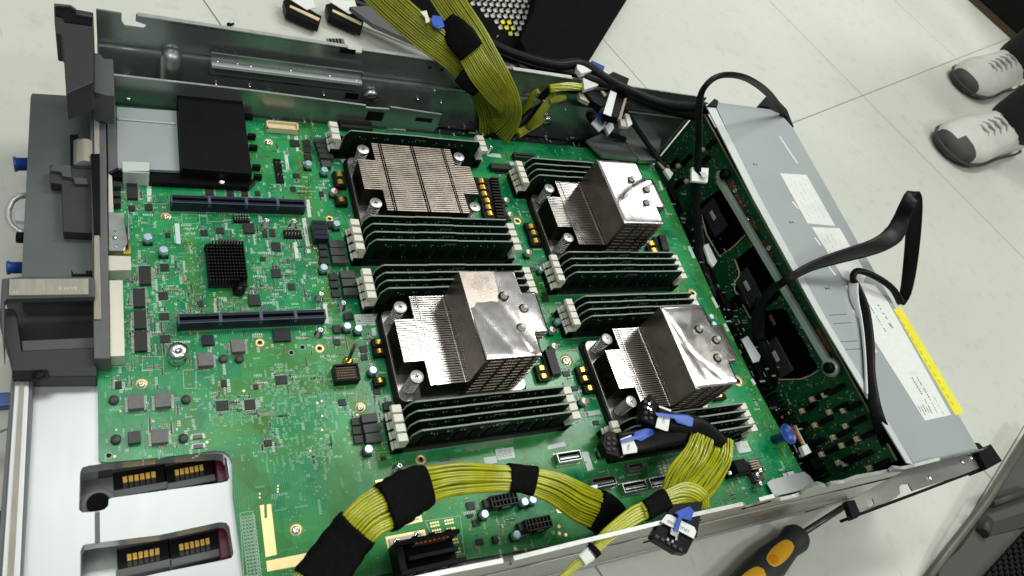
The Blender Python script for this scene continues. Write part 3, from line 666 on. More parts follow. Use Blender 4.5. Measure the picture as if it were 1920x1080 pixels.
# silver bar
b = MB(); u0, z0 = onb(1345,337,9); u1, z1 = onb(1557,693,9)
b.obox(MBP @ Vector(((u0+u1)/2,(z0+z1)/2,6)), (MBP @ Vector((u1,z1,0)) - MBP @ Vector((u0,z0,0)))/2, Vector((0,0,3.2)), nb*3.2); b.build('support_bar', M['lid_light'], bp, bevel=0.5)
b = MB(); c_ = MBP @ Vector((*onb(1552,690,10), 8)); b.lathe(c_, [(9,-6),(9,0),(5,1)], 20, 0, nb); c_ = MBP @ Vector((*onb(1345,330,10), 8)); b.lathe(c_, [(6,-6),(6,0),(3,1)], 16, 0, nb)
b.parts('bar_end', M['lid_light'], bp)
b = MB(); c_ = MBP @ Vector((*onb(1553,690,12), 10)); b.lathe(c_, [(5.5,-1),(5.5,3),(3,5),(0.1,5.4)], 18, 0, nb); c_ = MBP @ Vector((*onb(1357,327,12), 8)); b.lathe(c_, [(6,-1),(6,5),(0.1,6)], 16, 0, nb); b.parts('bar_screw', M['black'], bp)
for q, w_, h_ in (((1385,378),20,7),((1435,470),22,9),((1540,640),26,9),((1372,350),10,12),((1448,600),12,4),((1410,425),12,10),((1490,575),14,9)):
    bobj('copper_pad', M['copper'], q, w_, h_, 0.3, 0)
for q in ((1380,357),(1402,412),(1443,465),(1497,573),(1505,612)):
    b = MB(); c_ = MBP @ Vector((*onb(*q), 0)); b.lathe(c_, [(3.4,0),(3.4,2),(2,3),(0.1,3.3)], 14, 0, nb); b.build('screw', M['chrome'], bp)
for (q, w_) in (((1540,740),30),((1500,800),26),((1530,830),30),((1598,762),26),((1625,815),28),((1590,860),30),((1320,300),26),((1300,330),30),((1330,270),28),((1565,731),34),((1519,763),26),((1545,789),30),((1573,764),30),((1605,790),32),((1580,812),30),((1560,843),36),((1595,828),26),((1270,345),30),((1285,300),34),((1262,305),26),((1650,870),30),((1610,858),50)):
    o_ = bobj('backplane_connector', M['black'], q, 4.5, w_*0.55, 5, 0, 0.0)
    u, z = onb(*q); b = MB(); b.obox(MBP @ Vector((u, z-w_*0.275-2, 2.5)), dr*2.4, (0,0,1.6), nb*2.6); b.build('connector_end', M['cream'], o_)
rr = random.Random(5); b = MB()
for i in range(900):
    u, z = rr.uniform(4, LB-4), rr.uniform(-20, 58)
    if any(inpoly(u, z, lp_) for lp_ in loops[1:]): continue
    if rr.random() < 0.5: a_, c_ = (1.0, 0.5)
    else: a_, c_ = (0.5, 1.0)
    b.obox(MBP @ Vector((u, z, 0.4)), dr*a_, (0,0,c_), nb*0.35, rr.choice((0,0,1,2)))
tag(b.build('surface_part', [M['pad'], M['smd_dk'], M['tan']], bp), kind='stuff')

# ------------------------------------------------------------------ motherboard
mb = thing('motherboard', 'large green server motherboard with four processor heatsinks', 'circuit board', (0, 0, 0))
brd = [(-10.6,256),(-10.6,186)] + [(p.x, p.y) for p in P2([(190,866),(200,867),(300,858),(403,845),(420,846),(430,853),(435,866),(437,930),(462,1120)], 0)]
brd += [(P.x, P.y) for P in P2([(462,1120)], 0)][:0] + [(563, 64), (563, 90)]
brd += [(P.x, P.y) for P in P2([(1505,885),(1410,708),(1328,535),(1248,355),(1222,303)], 0)]
brd += [(540, 488), (-10.6, 488)]
hole = [P2([(1100,905),(1128,922),(1200,925),(1270,905),(1290,915),(1160,985),(1100,990),(1090,960)], 0)]
b = MB(); b.prism([brd], -1.6, 0.0); b.build('circuit_board', M['pcb'], mb)
OCC = []
def occ(p, w_, h_): OCC.append((p.x-w_/2-0.6, p.x+w_/2+0.6, p.y-h_/2-0.6, p.y+h_/2+0.6))
def size(px, py, wpx, hpx, z=0):
    p = at(px, py, z); return p, wpx/kx(p), hpx/ky(p)
def block(name, px, py, wpx, hpx, z, m, bev=0.25, label=None, legs=None):
    """a soldered package: (px,py) is the middle of its top face, wpx/hpx that face's size in the photo"""
    p, w_, h_ = size(px, py, wpx, hpx, z); occ(p, w_, h_)
    b = MB(); b.box(p.x-w_/2, p.x+w_/2, p.y-h_/2, p.y+h_/2, 0, z)
    if legs:
        for sx_ in ((-1, 1) if 'x' in legs else ()):
            n_ = max(3, int(h_/0.9))
            for i in range(n_): y_ = p.y-h_/2+h_*(i+0.5)/n_; b.box(p.x+sx_*w_/2, p.x+sx_*(w_/2+1.9), y_-0.26, y_+0.26, 0.02, 0.3, 1)
        for sy_ in ((-1, 1) if 'y' in legs else ()):
            n_ = max(3, int(w_/0.9))
            for i in range(n_): x_ = p.x-w_/2+w_*(i+0.5)/n_; b.box(x_-0.2, x_+0.2, p.y+sy_*h_/2, p.y+sy_*(h_/2+1.3), 0.02, 0.3, 1)
    o = b.build(name, [M[m], M['pad']], mb, bevel=bev)
    if label: o['label'] = label
    return o
def cap(px, py, mark='capblue', z=7.7, r=3.15):
    p = at(px, py, z); occ(p, 7, 7); p.z = 0
    b = MB(); b.prism([[(p.x-3.3,p.y-3.3),(p.x+3.3,p.y-3.3),(p.x+3.3,p.y+2.2),(p.x+2.2,p.y+3.3),(p.x-2.2,p.y+3.3),(p.x-3.3,p.y+2.2)]], 0, 1.1, 1)
    b.lathe((p.x,p.y,1.1), [(r,0),(r,z-1.7),(r-0.25,z-1.25),(r-0.5,z-1.1)], 20, 0)
    o = b.build('capacitor', [M['captop'] if mark == 'capblue' else M['pad'], M['black']], mb)
    b = MB(); a0 = -0.5 if mark == 'red' else 0.1
    n_ = 10; sp = math.pi*0.9 if mark == 'red' else 0.9
    pts = [(p.x + (r-0.6)*math.cos(a0-sp/2+sp*i/n_), p.y + (r-0.6)*math.sin(a0-sp/2+sp*i/n_)) for i in range(n_+1)]
    b.prism([pts], z, z+0.05); b.build('polarity_mark', M[mark], o)
    if mark == 'red':
        b = MB(); a0 += math.pi; sp = math.pi*1.06
        pts = [(p.x + (r-0.6)*math.cos(a0-sp/2+sp*i/n_), p.y + (r-0.6)*math.sin(a0-sp/2+sp*i/n_)) for i in range(n_+1)]; b.prism([pts], z, z+0.05); b.build('capacitor_top', M['white'], o)
for q in ((277,443),(307,467),(579,305),(609,317),(632,418),(608,500),(652,610),(673,615),(700,693),(692,841),(1017,503),(1048,601),(1335,593),(1340,607),(910,963),(985,940),(1000,936),(970,1002),(960,306),(1132,848)):
    cap(*q)
for q in ((627,357),(950,374),(957,401),(1248,448),(992,472),(1040,648),(1036,617),(1096,751)): cap(*q, 'red')
# chips
CH_ = [(272,515,22,34,3,'x'),(261,557,22,34,3,'x'),(263,598,23,34,3,'x'),(264,639,24,36,3,'x'),(248,356,20,30,3,'x'),
 (309,501,16,14,1,'y'),(306,554,18,14,1,'y'),(308,593,18,13,1,'y'),(310,635,18,14,1,'y'),(477,562,22,20,2,''),(467,427,20,18,2,''),(377,569,8,11,1,''),
 (393,359,15,12,1.2,'x'),(432,361,13,12,1.2,'x'),(459,362,12,10,1.2,'x'),(483,362,9,8,1,''),(279,388,14,12,1,''),(247,390,13,10,1,''),(222,721,12,13,1.4,'x'),
 (420,718,11,12,1.4,'x'),(417,760,23,18,1,'y'),(469,758,20,18,1,'xy'),(528,712,21,16,1,'y'),(642,754,13,12,1,''),(503,830,14,11,1.5,'y'),(480,725,10,8,1,'x'),
 (518,462,16,16,1.2,''),(518,512,18,16,1.2,''),(547,537,13,12,1,''),(493,485,10,8,1,''),(497,437,8,14,1.4,'y'),(511,436,10,14,1.4,'y'),
 (315,440,9,8,1,''),(383,436,13,10,1,''),(413,432,14,10,1.2,''),(632,355,9,9,1,''),(603,363,8,9,1,''),(623,420,15,12,3,''),(654,592,17,12,3,''),(632,616,14,14,3,''),
 (689,847,15,14,4,''),(728,761,17,14,3,''),(719,859,9,7,1,''),(632,641,12,11,1,''),(682,654,13,12,1,''),(683,669,12,11,1,''),(707,733,13,12,1,''),
 (553,268,17,12,1.5,''),(575,268,14,12,1.4,''),(576,280,14,11,1.4,''),(578,294,14,11,1.4,''),(620,250,12,10,1,''),(512,373,8,7,1,''),(556,329,12,8,1,''),(550,354,10,8,1,''),
 (883,948,15,14,1.4,''),(882,966,11,5,1.4,''),(893,980,13,12,1.4,''),(900,1016,13,12,1.4,''),(930,1011,9,14,3,''),(1376,600,8,7,1,''),(605,460,15,12,3,''),(607,475,15,12,3,''),(608,489,15,11,3,''),
 (625,518,15,12,3,''),(627,533,15,12,3,''),(630,550,15,12,3,''),(668,790,17,13,3,''),(670,807,17,13,3,''),(673,823,17,14,3,''),
 (1022,560,12,10,1,''),(1040,590,10,8,1,''),(988,520,13,10,1,''),(1030,690,10,9,1,''),(1022,552,9,8,1,''),(1062,700,12,9,1,''),(1078,728,11,9,1,''),(943,600,1,1,0.3,''),
 (1000,505,10,9,1,''),(1014,512,14,8,1,'') ,(1035,520,10,10,1,''),(1118,792,10,8,1,''),(958,330,12,10,1.5,''),(935,320,14,10,1.2,'')]
for x_, y_, w_, h_, z_, lg in CH_:
    if w_ > 2: block('chip', x_, y_, w_, h_, z_, 'chip', 0.15, legs=lg)
block('chip', 529, 628, 32, 22, 2.2, 'navy', 0.2, 'blue black chip with a small blue mark', legs='')
block('chip', 390, 637, 22, 18, 2.6, 'navy', 0.2)
for x_, y_, w_, h_ in ((255,752,30,27),(306,749,30,26),(300,817,31,25),(386,673,29,24),(447,648,26,22)): block('power_inductor', x_, y_, w_, h_, 4.5, 'chip_gray', 0.3, legs='xy')
block('power_inductor', 252, 819, 24, 22, 4, 'choke', 0.4)
for x_, y_ in ((213,748),(349,747),(217,822),(344,820),(419,671),(449,671)):
    p = at(x_, y_, 3); occ(p, 6, 6); b = MB(); b.lathe((p.x,p.y,0), [(3.0,0),(3.0,2.4),(2.5,3.1),(0.1,3.2)], 10); b.build('round_inductor', M['choke'], mb)
for y_, x_ in ((818,371),(836,372)): block('shunt_resistor', x_, y_, 18, 7, 1.4, 'chip_gray', 0.1, legs='x'); block('shunt_pad', x_, y_, 24, 9, 0.15, 'white', 0)
for x_, y_, w_, h_ in ((632,457,28,13),(634,471,28,13),(637,486,28,13),(652,514,27,13),(655,529,27,13),(658,546,28,13),(693,783,30,16),(697,802,30,16),(701,820,30,17)): block('choke', x_, y_, w_, h_, 6, 'choke', 0.35)
for k in range(4): block('choke', 603+k*3.2, 263+k*9.5, 26, 8, 6, 'choke', 0.3)
block('choke', 612, 306, 18, 12, 5, 'choke', 0.3)
# expansion slots
def slot(px0, px1, py0, py1):
    z = 11; a, c = at(px0, py0, z), at(px1, py1, z); y = (a.y+c.y)/2; occ(Vector(((a.x+c.x)/2, y, 0)), c.x-a.x+2, 9)
    b = MB(); x0, x1 = a.x, c.x
    b.box(x0, x1, y-3.8, y+3.8, 0, 6.5); b.box(x0, x1, y-3.8, y-1.3, 6.5, z); b.box(x0, x1, y+1.3, y+3.8, 6.5, z)
    o = b.build('expansion_slot', [M['navy']], mb, bevel=0.2)
    b = MB()
    for f in (0.0, 0.27, 0.54, 0.78, 1.0): xx = x0 + (x1-x0)*f; b.box(max(x0,xx-1.1), min(x1,xx+1.1), y-3.9, y+3.9, 6, z+0.25)
    b.box(x0, x1, y+3.3, y+3.85, z, z+0.12); b.box(x0, x1, y-3.85, y-3.3, z, z+0.12)
    b.build('slot_rib', M['navy_lt'], o, bevel=0.15)
    b = MB(); n_ = 60
    for i in range(n_): xx = x0+3+(x1-x0-6)*i/(n_-1); b.box(xx-0.3, xx+0.3, y-4.9, y-3.9, 0.02, 0.25); b.box(xx-0.3, xx+0.3, y+3.9, y+5.2, 0.02, 0.25)
    b.build('slot_pins', M['pad'], o)
slot(320, 573, 372, 381); slot(333, 611, 597, 588)
def bar(x0, y0, x1, y1, x2, y2, x3, y3): return [(x0,y0),(x1,y1),(x2,y2),(x3,y3)]
b = MB()
for q in (((574,375),(580,374),(584,407),(577,408)),((566,409),(573,408),(583,474),(576,475)),((550,455),(557,454),(561,484),(554,485)),((327,419),(336,419),(339,457),(331,457)),((605,570),(612,569),(617,605),(610,607)),
  ((551,256),(558,255),(562,283),(556,284)),((533,290),(539,290),(543,318),(537,319)),((275,345),(284,345),(284,378),(276,378)),((696,616),(704,614),(706,629),(698,630)),
  ((1488,545),(1488,545),(1488,545),(1488,545))):
    if q[0] != q[1]: b.prism(P2(q, 0), 0.02, 0.12)
for q in (((1030,752),(1062,758),(1062,758),(1030,752)),): pass
b.prism(P2([(1289,462),(1294,461),(1304,483),(1299,485)],0),0.02,0.12); b.prism(P2([(1333,558),(1337,556),(1348,576),(1343,578)],0),0.02,0.12); b.prism(P2([(1356,608),(1360,606),(1368,620),(1363,622)],0),0.02,0.12)
b.prism(P2([(1407,712),(1411,709),(1418,720),(1413,722)],0),0.02,0.12); b.prism(P2([(1234,340),(1238,339),(1244,355),(1240,357)],0),0.02,0.12)
b.prism(P2([(912,286),(938,289),(940,296),(914,293)],0),0.02,0.12); b.prism(P2([(968,1002),(1000,990),(1003,997),(972,1009)],0),0.02,0.12); b.prism(P2([(1090,848),(1102,846),(1113,880),(1102,884)],0),0.02,0.12)
b.prism(P2([(735,235),(760,238),(761,245),(738,243)],0),0.02,0.12); b.prism(P2([(1125,282),(1148,284),(1151,295),(1130,293)],0),0.02,0.12); b.prism(P2([(906,858),(930,855),(932,868),(910,871)],0),0.02,0.12)
b.prism(P2([(928,843),(962,838),(966,858),(933,863)],0),0.02,0.12); b.prism(P2([(1378,830),(1400,826),(1409,846),(1386,850)],0),0.02,0.12); b.prism(P2([(1467,888),(1487,883),(1490,889),(1470,894)],0),0.02,0.12)
b.prism(P2([(1094,773),(1124,768),(1127,776),(1098,782)],0),0.02,0.12); b.prism(P2([(664,590),(701,588),(704,610),(668,611)],0),0.02,0.12); b.prism(P2([(1026,836),(1058,828),(1062,836),(1028,843)],0),0.02,0.12)
b.prism(P2([(700,592),(717,592),(706,603)],0),0.02,0.12); b.prism(P2([(638,299),(650,298),(645,310)],0),0.02,0.12); b.prism(P2([(1081,732),(1092,730),(1088,741)],0),0.02,0.12); b.prism(P2([(985,375),(994,373),(990,384)],0),0.02,0.12)
b.parts('printed_label', M['label_lt'], mb)
b = MB(); rr = random.Random(12)
for (xa, ya, xb, yb) in ((931,845,962,859),(1130,284,1149,293),(667,592,701,609),(1379,0,0,0)):
    if yb == 0: continue
    for k in range(5):
        y_ = ya + (yb-ya)*(k+0.5)/5; p0, p1 = at(xa+2, y_, 0.14), at(xb-2, y_-0.0, 0.14)
        x = p0.x
        while x < p1.x: s_ = rr.uniform(0.4, 1.6); b.box(x, x+s_, p0.y-0.22, p0.y+0.22, 0.125, 0.15); x += s_+rr.uniform(0.3, 0.8)
b.build('label_print', M['ink'], mb)
# silkscreen outlines and solder rows
b = MB()
def outline(pts, wd=0.28, z=0.02):
    ps = [at(x, y, 0) for x, y in pts]; k = len(ps)
    for i in range(k):
        a, c = ps[i], ps[(i+1) % k]; d = (c-a); L_ = d.length; 
        if L_ < 0.1: continue
        d.normalize(); nr = Vector((-d.y, d.x, 0)); m_ = (a+c)/2; b.obox((m_.x, m_.y, z+0.03), d*L_/2, nr*wd/2, (0,0,0.03))
outline([(267,668),(306,669),(307,693),(267,694)]); outline([(343,694),(367,693),(368,728),(345,728)]); outline([(340,402),(373,402),(375,420),(342,419)])
outline([(388,398),(420,398),(421,415),(388,415)]); outline([(797,977),(863,967),(871,1038),(830,1046)]); outline([(799,1010),(864,999),(864,1000),(799,1011)])
outline([(450,962),(474,958),(486,1080),(457,1080)]); outline([(519,585),(519,580),(561,575),(562,600),(543,603)]); outline([(600,560),(640,560),(640,600),(600,600)], 0.15)
outline([(628,738),(668,738),(668,772),(628,772)], 0.2); outline([(685,835),(735,828),(738,846),(688,850)],0.2); outline([(1375,835),(1400,830),(1412,850),(1385,856)],0.15)
b.build('silkscreen_outline', M['silk'], mb)
def field(name, rects, ms, seed, kinds=(0,)):
    rr = random.Random(seed); b = MB(); cnt = 0
    for (xa, ya, xb, yb, dens, mode) in rects:
        area = abs(xb-xa)*abs(yb-ya); n_ = int(area*dens/100*(0.62 if mode == 'pad' else 0.55))
        k = 0
        while k < n_:
            px_, py_ = rr.uniform(xa, xb), rr.uniform(ya, yb); p = at(px_, py_, 0)
            run = rr.choice((1,1,2,3,5,7)) if mode != 'sparse' else 1; hor = rr.random() < 0.5; kd = rr.choice(kinds); ls = rr.choice((0.8, 1.0, 1.5)); lt = ls*(0.3 if name == 'silkscreen_mark' else 0.55)
            for j in range(run):
                q = Vector((p.x + (j*(lt+0.65) if hor else 0), p.y - (0 if hor else j*(lt+0.65)), 0)); k += 1
                if any(o[0] < q.x < o[1] and o[2] < q.y < o[3] for o in OCC): continue
                if q.x < -8 or q.y < 70: continue
                hz = 0.5
                if mode == 'pad': hz = 0.06
                a_, c_ = (lt, ls) if hor else (ls, lt)
                b.box(q.x-a_/1.6, q.x+a_/1.6, q.y-c_/1.6, q.y+c_/1.6, 0.01, 0.07, 0)
                if hz > 0.1: b.box(q.x-a_/2.2, q.x+a_/2.2, q.y-c_/2.2, q.y+c_/2.2, 0.07, hz, kd)
    o = b.build(name, ms, mb); tag(o, kind='stuff'); return o
# processor and memory footprints are kept free of small parts
for r_ in ((182,300,362,446),(182,300,200,278),(365,478,332,408),(365,478,161,240),(172,322,324,362),(172,322,280,312),(172,322,160,193),(172,322,444,480),(356,505,290,326),(356,505,246,276),(356,505,408,440),(356,505,125,160)): OCC.append(r_)
OCC.append((-10,104,397,500))
b = MB()
# posts and rings
def ring(px, py, rpx, m='goldpad'):
    p, w_, h_ = size(px, py, rpx, rpx); r = w_; occ(p, 2*r, 2*r)
    b = MB(); b.lathe((p.x,p.y,0), [(r,0),(r,0.15),(r*0.35,0.16),(r*0.35,0.02)], 28, 0, caps=False); o = b.build('mounting_ring', M[m], mb)
    b = MB(); b.cyl((p.x,p.y,0.02), r*0.36, 0.06, 16); b.build('mounting_hole', M['black'], o); return p, r
def screw(px, py, rpx, base=True):
    if base: p, r = ring(px, py, rpx*1.6, 'goldpad')
    p, w_, _ = size(px, py, rpx, rpx, 2); r = w_
    b = MB(); b.lathe((p.x,p.y,0.2), [(r,0),(r,1.0),(r*0.8,1.8),(r*0.35,2.1),(r*0.3,1.5),(0.05,1.5)], 20); b.build('screw', M['chrome'], mb)
for q in ((487,642,10),(599,653,10),(970,414,8),(618,410,8),(1299,550,8),(1384,714,9),(789,861,11)): ring(*q)
for q in ((265,719,8),(311,405,7),(555,993,8),(676,763,7),(503,266,6),(1062,676,7)): screw(*q)
for q in ((500,412),(552,414),(602,550),(644,567),(601,618),(511,203),(750,873),(921,275)):
    h = 8.5; p = at(*q, h); occ(p, 6, 6); b = MB(); b.lathe((p.x,p.y,0), [(3.4,0),(3.4,0.8),(2.1,1.0),(2.1,h),(1.1,h+0.1),(1.0,h-1.5),(0.05,h-1.5)], 16); b.build('standoff', M['chrome'], mb)
p = at(334, 656, 12); occ(p, 14, 14); b = MB(); b.lathe((p.x,p.y,0), [(6.5,0),(6.5,3),(5.6,3.6),(5.6,10),(6.0,10.4),(6.0,12),(1.5,12.1),(1.2,11),(0.05,11)], 28); b.build('thumb_screw', M['chrome'], mb)
for q, r_ in (((546,661),4.5),((567,651),4.5),((204,854),5.5),((547,659),1)):
    if r_ > 2: p, w_, _ = size(*q, r_, r_); b = MB(); b.lathe((p.x,p.y,0), [(w_*1.25,0),(w_*1.25,0.08),(w_,0.09),(w_,0.03)], 20, caps=False); o = b.build('plated_hole', M['silk'], mb); b = MB(); b.cyl((p.x,p.y,0.01), w_, 0.05, 20); b.build('mounting_hole', M['black'], o)
# small headed probe post and pin header
p = at(652, 678, 0); b = MB(); b.lathe((p.x,p.y,0), [(4,0),(4,0.8),(2.2,1),(2.2,2.5)], 20, 1); b.tube([p+Vector((0,0,0)), at(666,646,20)], 1.3, 10, 0); occ(p,9,9); b.build('locator_pin', [M['choke'], M['brass']], mb)
def header(px, py, wpx, hpx, z, nx, ny, name='pin_header', m='black', pin='pad', wall=1.0):
    p, w_, h_ = size(px, py, wpx, hpx, z); occ(p, w_, h_); b = MB(); x0, x1, y0, y1 = p.x-w_/2, p.x+w_/2, p.y-h_/2, p.y+h_/2
    b.box(x0, x1, y0, y1, 0, z*0.35); b.box(x0, x0+wall, y0, y1, z*0.35, z); b.box(x1-wall, x1, y0, y1, z*0.35, z); b.box(x0+wall, x1-wall, y0, y0+wall, z*0.35, z); b.box(x0+wall, x1-wall, y1-wall, y1, z*0.35, z)
    o = b.build(name, M[m], mb); b = MB()
    for i in range(nx):
        for j in range(ny):
            cx_, cy_ = x0+wall+(w_-2*wall)*(i+0.5)/nx, y0+wall+(h_-2*wall)*(j+0.5)/ny; s_ = 0.3; b.box(cx_-s_, cx_+s_, cy_-s_, cy_+s_, z*0.35, z*0.85)
    b.build('pins', M[pin], o); return o
header(651, 697, 46, 30, 9, 12, 5, wall=1.3, pin='tan')
def minihead(px, py, wpx, hpx, n_, z=4):
    p, w_, h_ = size(px, py, wpx, hpx, z); occ(p, w_, h_); b = MB(); b.box(p.x-w_/2, p.x+w_/2, p.y-h_/2, p.y+h_/2, 0, z*0.6); 
    for i in range(n_):
        for j in (-1, 1): cx_ = p.x-w_/2+w_*(i+0.5)/n_; b.box(cx_-0.35, cx_+0.35, p.y+j*h_/4-0.35, p.y+j*h_/4+0.35, z*0.6, z+2, 1); b.box(cx_-0.35,cx_+0.35,p.y+j*(h_/2),p.y+j*(h_/2+1.4),0.02,0.3,1)
    b.build('pin_header', [M['black'], M['pad']], mb)
minihead(550, 436, 34, 14, 6); minihead(453, 408, 30, 11, 6); minihead(523, 318, 14, 44, 2, 3)
# cream connector
p, w_, h_ = size(530, 235, 60, 14, 6); occ(p, w_, h_+3); b = MB(); b.box(p.x-w_/2,p.x+w_/2,p.y-h_/2,p.y+h_/2,0,4); b.box(p.x-w_/2,p.x+w_/2,p.y+h_/2-1.4,p.y+h_/2,4,6.5); b.box(p.x-w_/2,p.x+w_/2,p.y-h_/2,p.y-h_/2+1.4,4,6.5); b.box(p.x-w_/2,p.x-w_/2+1.5,p.y-h_/2,p.y+h_/2,4,6.5); b.box(p.x+w_/2-1.5,p.x+w_/2,p.y-h_/2,p.y+h_/2,4,6.5); b.build('cream_connector', M['cream'], mb, bevel=0.3)
# navy stacked port
p, w_, h_ = size(601, 430, 27, 34, 9); occ(p, w_, h_); b = MB(); b.box(p.x-w_/2,p.x+w_/2,p.y-h_/2,p.y+h_/2,0,9)
for i in range(3): y_ = p.y+h_/2-h_*(i+0.6)/3.4; b.box(p.x-w_/2+1.5,p.x+w_/2-1.5,y_-0.7,y_+0.7,9,9.7)
b.build('stacked_connector', M['navy'], mb, bevel=0.4)
# black pin-fin heatsink of the controller
hs0, hs1 = at(384,470,3), at(462,536,3); yA, yB2 = at(384,460,3).y, at(460,537,3).y; xA, xB = hs0.x, at(460,500,3).x
occ(Vector(((xA+xB)/2,(yA+yB2)/2,0)), xB-xA+2, yA-yB2+4)
b = MB(); b.box(xA, xB, yB2, yA, 1.5, 3.5)
nx, ny = 13, 13
for i in range(nx):
    for j in range(ny):
        if j == ny-1 and i < 2: continue
        if j == 0 and i > 9: continue
        cx_, cy_ = xA+(xB-xA)*(i+0.5)/nx, yB2+(yA-yB2)*(j+0.5)/ny; b.box(cx_-0.62, cx_+0.62, cy_-0.62, cy_+0.62, 3.5, 11)
hs = b.build('controller_heatsink', M['hsblack'], mb, bevel=0.12)
for q in ((449,540),(395,462)):
    p = at(*q, 6); b = MB(); b.lathe((p.x,p.y,1.5), [(4.6,0),(4.6,2.4),(2.6,2.6),(2.6,5),(1.2,6),(0.05,6.1)], 20); b.build('push_pin', M['hsblack'], hs)
block('chip', 428, 452, 34, 10, 2, 'choke', 0.2)
# boxed coils next to the processors
def coil(px, py, z=6, wpx=13, hpx=8):
    p, w_, h_ = size(px, py, wpx, hpx, z); occ(p, w_*1.9, h_*2)
    b = MB(); b.box(p.x-w_*0.85, p.x+w_*0.85, p.y-h_*0.95, p.y+h_*0.95, 0, z-1.2); o = b.build('coil', M['black'], mb, bevel=0.3)
    b = MB(); pts = []
    for i in range(9): a_ = math.pi*i/8; pts.append((p.x-w_/2*math.cos(a_), z-1.2+2.2*math.sin(a_)))
    vs = [(x, y, z_) for y in (p.y-h_/2, p.y+h_/2) for x, z_ in pts]; b.add(vs, [(i, i+1, i+10, i+9) for i in range(8)] + [tuple(range(8,-1,-1)), tuple(range(9,18))], 0, False)
    b.build('coil_winding', M['brass'], o)
for q in ((637,327),(639,341),(641,374),(903,339),(906,351),(909,363),(914,376),(916,388),(919,400),(710,641),(713,658),(713,713),(1017,690),(1021,705),(998,424),(1003,436),(1007,451),(1224,456),(1229,469),(1094,693),(1099,709),(1108,727),(1351,740)): coil(*q)
for (xa, ya, xb, yb) in ((920,330,943,408),(1022,655,1048,700),(1236,440,1250,468)):       # black comb heatsinks
    p0, p1 = at(xa, ya, 8), at(xb, yb, 8); b = MB(); n_ = 14
    for i in range(n_): y_ = p0.y+(p1.y-p0.y)*(i+0.5)/n_; f = (i+0.5)/n_; xx = at(xa+(xb-xa)*0.0+ (xb-xa)*f*0.55, ya+(yb-ya)*f, 8).x; b.box(xx, xx+9, y_-0.7, y_+0.7, 0, 8)
    xm = at((xa+xb)/2-4,(ya+yb)/2,8).x; b.box(xm-3, xm+10, min(p0.y,p1.y), max(p0.y,p1.y), 0, 4.5); b.build('regulator_heatsink', M['hsblack'], mb)
# slim receptacles and power sockets
def recept(px, py, wpx=44, hpx=17):
    p, w_, h_ = size(px, py, wpx, hpx, 5); occ(p, w_+4, h_+4)
    b = MB(); x0,x1,y0,y1 = p.x-w_/2,p.x+w_/2,p.y-h_/2,p.y+h_/2
    b.box(x0,x1,y0,y0+0.7,0,6,1); b.box(x0,x1,y1-0.7,y1,0,6,1); b.box(x0,x0+0.7,y0+0.7,y1-0.7,0,6,1); b.box(x1-0.7,x1,y0+0.7,y1-0.7,0,6,1); b.box(x0+0.7,x1-0.7,y0+0.7,y1-0.7,0,2.2,0)
    b.box(x0+2,x1-2,y0+h_*0.28,y0+h_*0.42,2.2,5.6,1); b.box(x0+2,x1-2,y0+h_*0.50,y0+h_*0.60,2.2,5.0,2)
    b.build('cable_receptacle', [M['black'], M['steel'], M['chip_gray']], mb)
    b = MB()
    for i in range(16): xx = x0+(x1-x0)*(i+0.5)/16; b.box(xx-0.4,xx+0.4,y1+0.8,y1+1.9,0.02,0.3); b.box(xx-0.4,xx+0.4,y0-1.9,y0-0.8,0.02,0.3)
    b.build('receptacle_pins', M['pad'], mb)
for q in ((1067,856),(1132,903),(1190,912),(1240,902)): recept(*q)
recept(1191, 876, 27, 13)
def psocket(px, py, wpx, hpx, z=11, nx=7):
    p, w_, h_ = size(px, py, wpx, hpx, z); occ(p, w_+4, h_+6); b = MB(); x0,x1,y0,y1 = p.x-w_/2,p.x+w_/2,p.y-h_/2,p.y+h_/2
    b.box(x0-3,x1,y0,y1,0,4); b.box(x0-4,x0-0.3,y0+2,y1-2,4,7)
    b.box(x0,x1,y0,y0+0.7,4,z); b.box(x0,x1,y1-0.7,y1,4,z); b.box(x0,x0+0.7,y0,y1,4,z); b.box(x1-0.7,x1,y0,y1,4,z); b.box(x0,x1,p.y-0.35,p.y+0.35,4,z-0.4)
    for i in range(1, nx): xx = x0+(x1-x0)*i/nx; b.box(xx-0.35,xx+0.35,y0,y1,4,z-0.4)
    b.box(x0+w_*0.35,x0+w_*0.65,y0-1.6,y0,2,z-1)
    b.build('power_socket', M['charcoal'], mb, bevel=0.12)
psocket(947, 936, 50, 22); psocket(1011, 980, 48, 22)
# screwed gold plates with the black board-edge connector
b = MB(); b.prism(P2([(703,901),(772,889),(792,978),(722,994)],0), 0.02, 0.5); b.prism(P2([(722,1007),(796,993),(816,1095),(742,1105)],0), 0.02, 0.5); b.prism(P2([(1032,930),(1070,935),(1100,952),(1085,965),(1045,962)],0), 0.02, 0.5); b.parts('gold_plate', M['goldpad'], mb)
b = MB(); b.prism(P2([(708,905),(768,894),(786,974),(727,986)],0), 0.5, 1.6); b.prism(P2([(728,1012),(792,999),(810,1092),(748,1102)],0), 0.5, 1.6); b.prism(P2([(1046,940),(1075,938),(1098,952),(1080,962),(1052,960)],0), 0.5, 1.6); b.parts('screw_plate', M['beige'], mb, bevel=0.3)
for q in ((727,907,8),(772,969,8),(745,1016,8),(783,1003,7),(797,1078,8),(1062,945,7),(760,897,6)): screw(*q, base=False)
cpts = P2([(733,1035),(770,1008),(836,998),(838,1010),(830,1040),(760,1085),(737,1085)], 12)
b = MB(); p0, p1 = at(733,1040,6), at(835,1005,16)
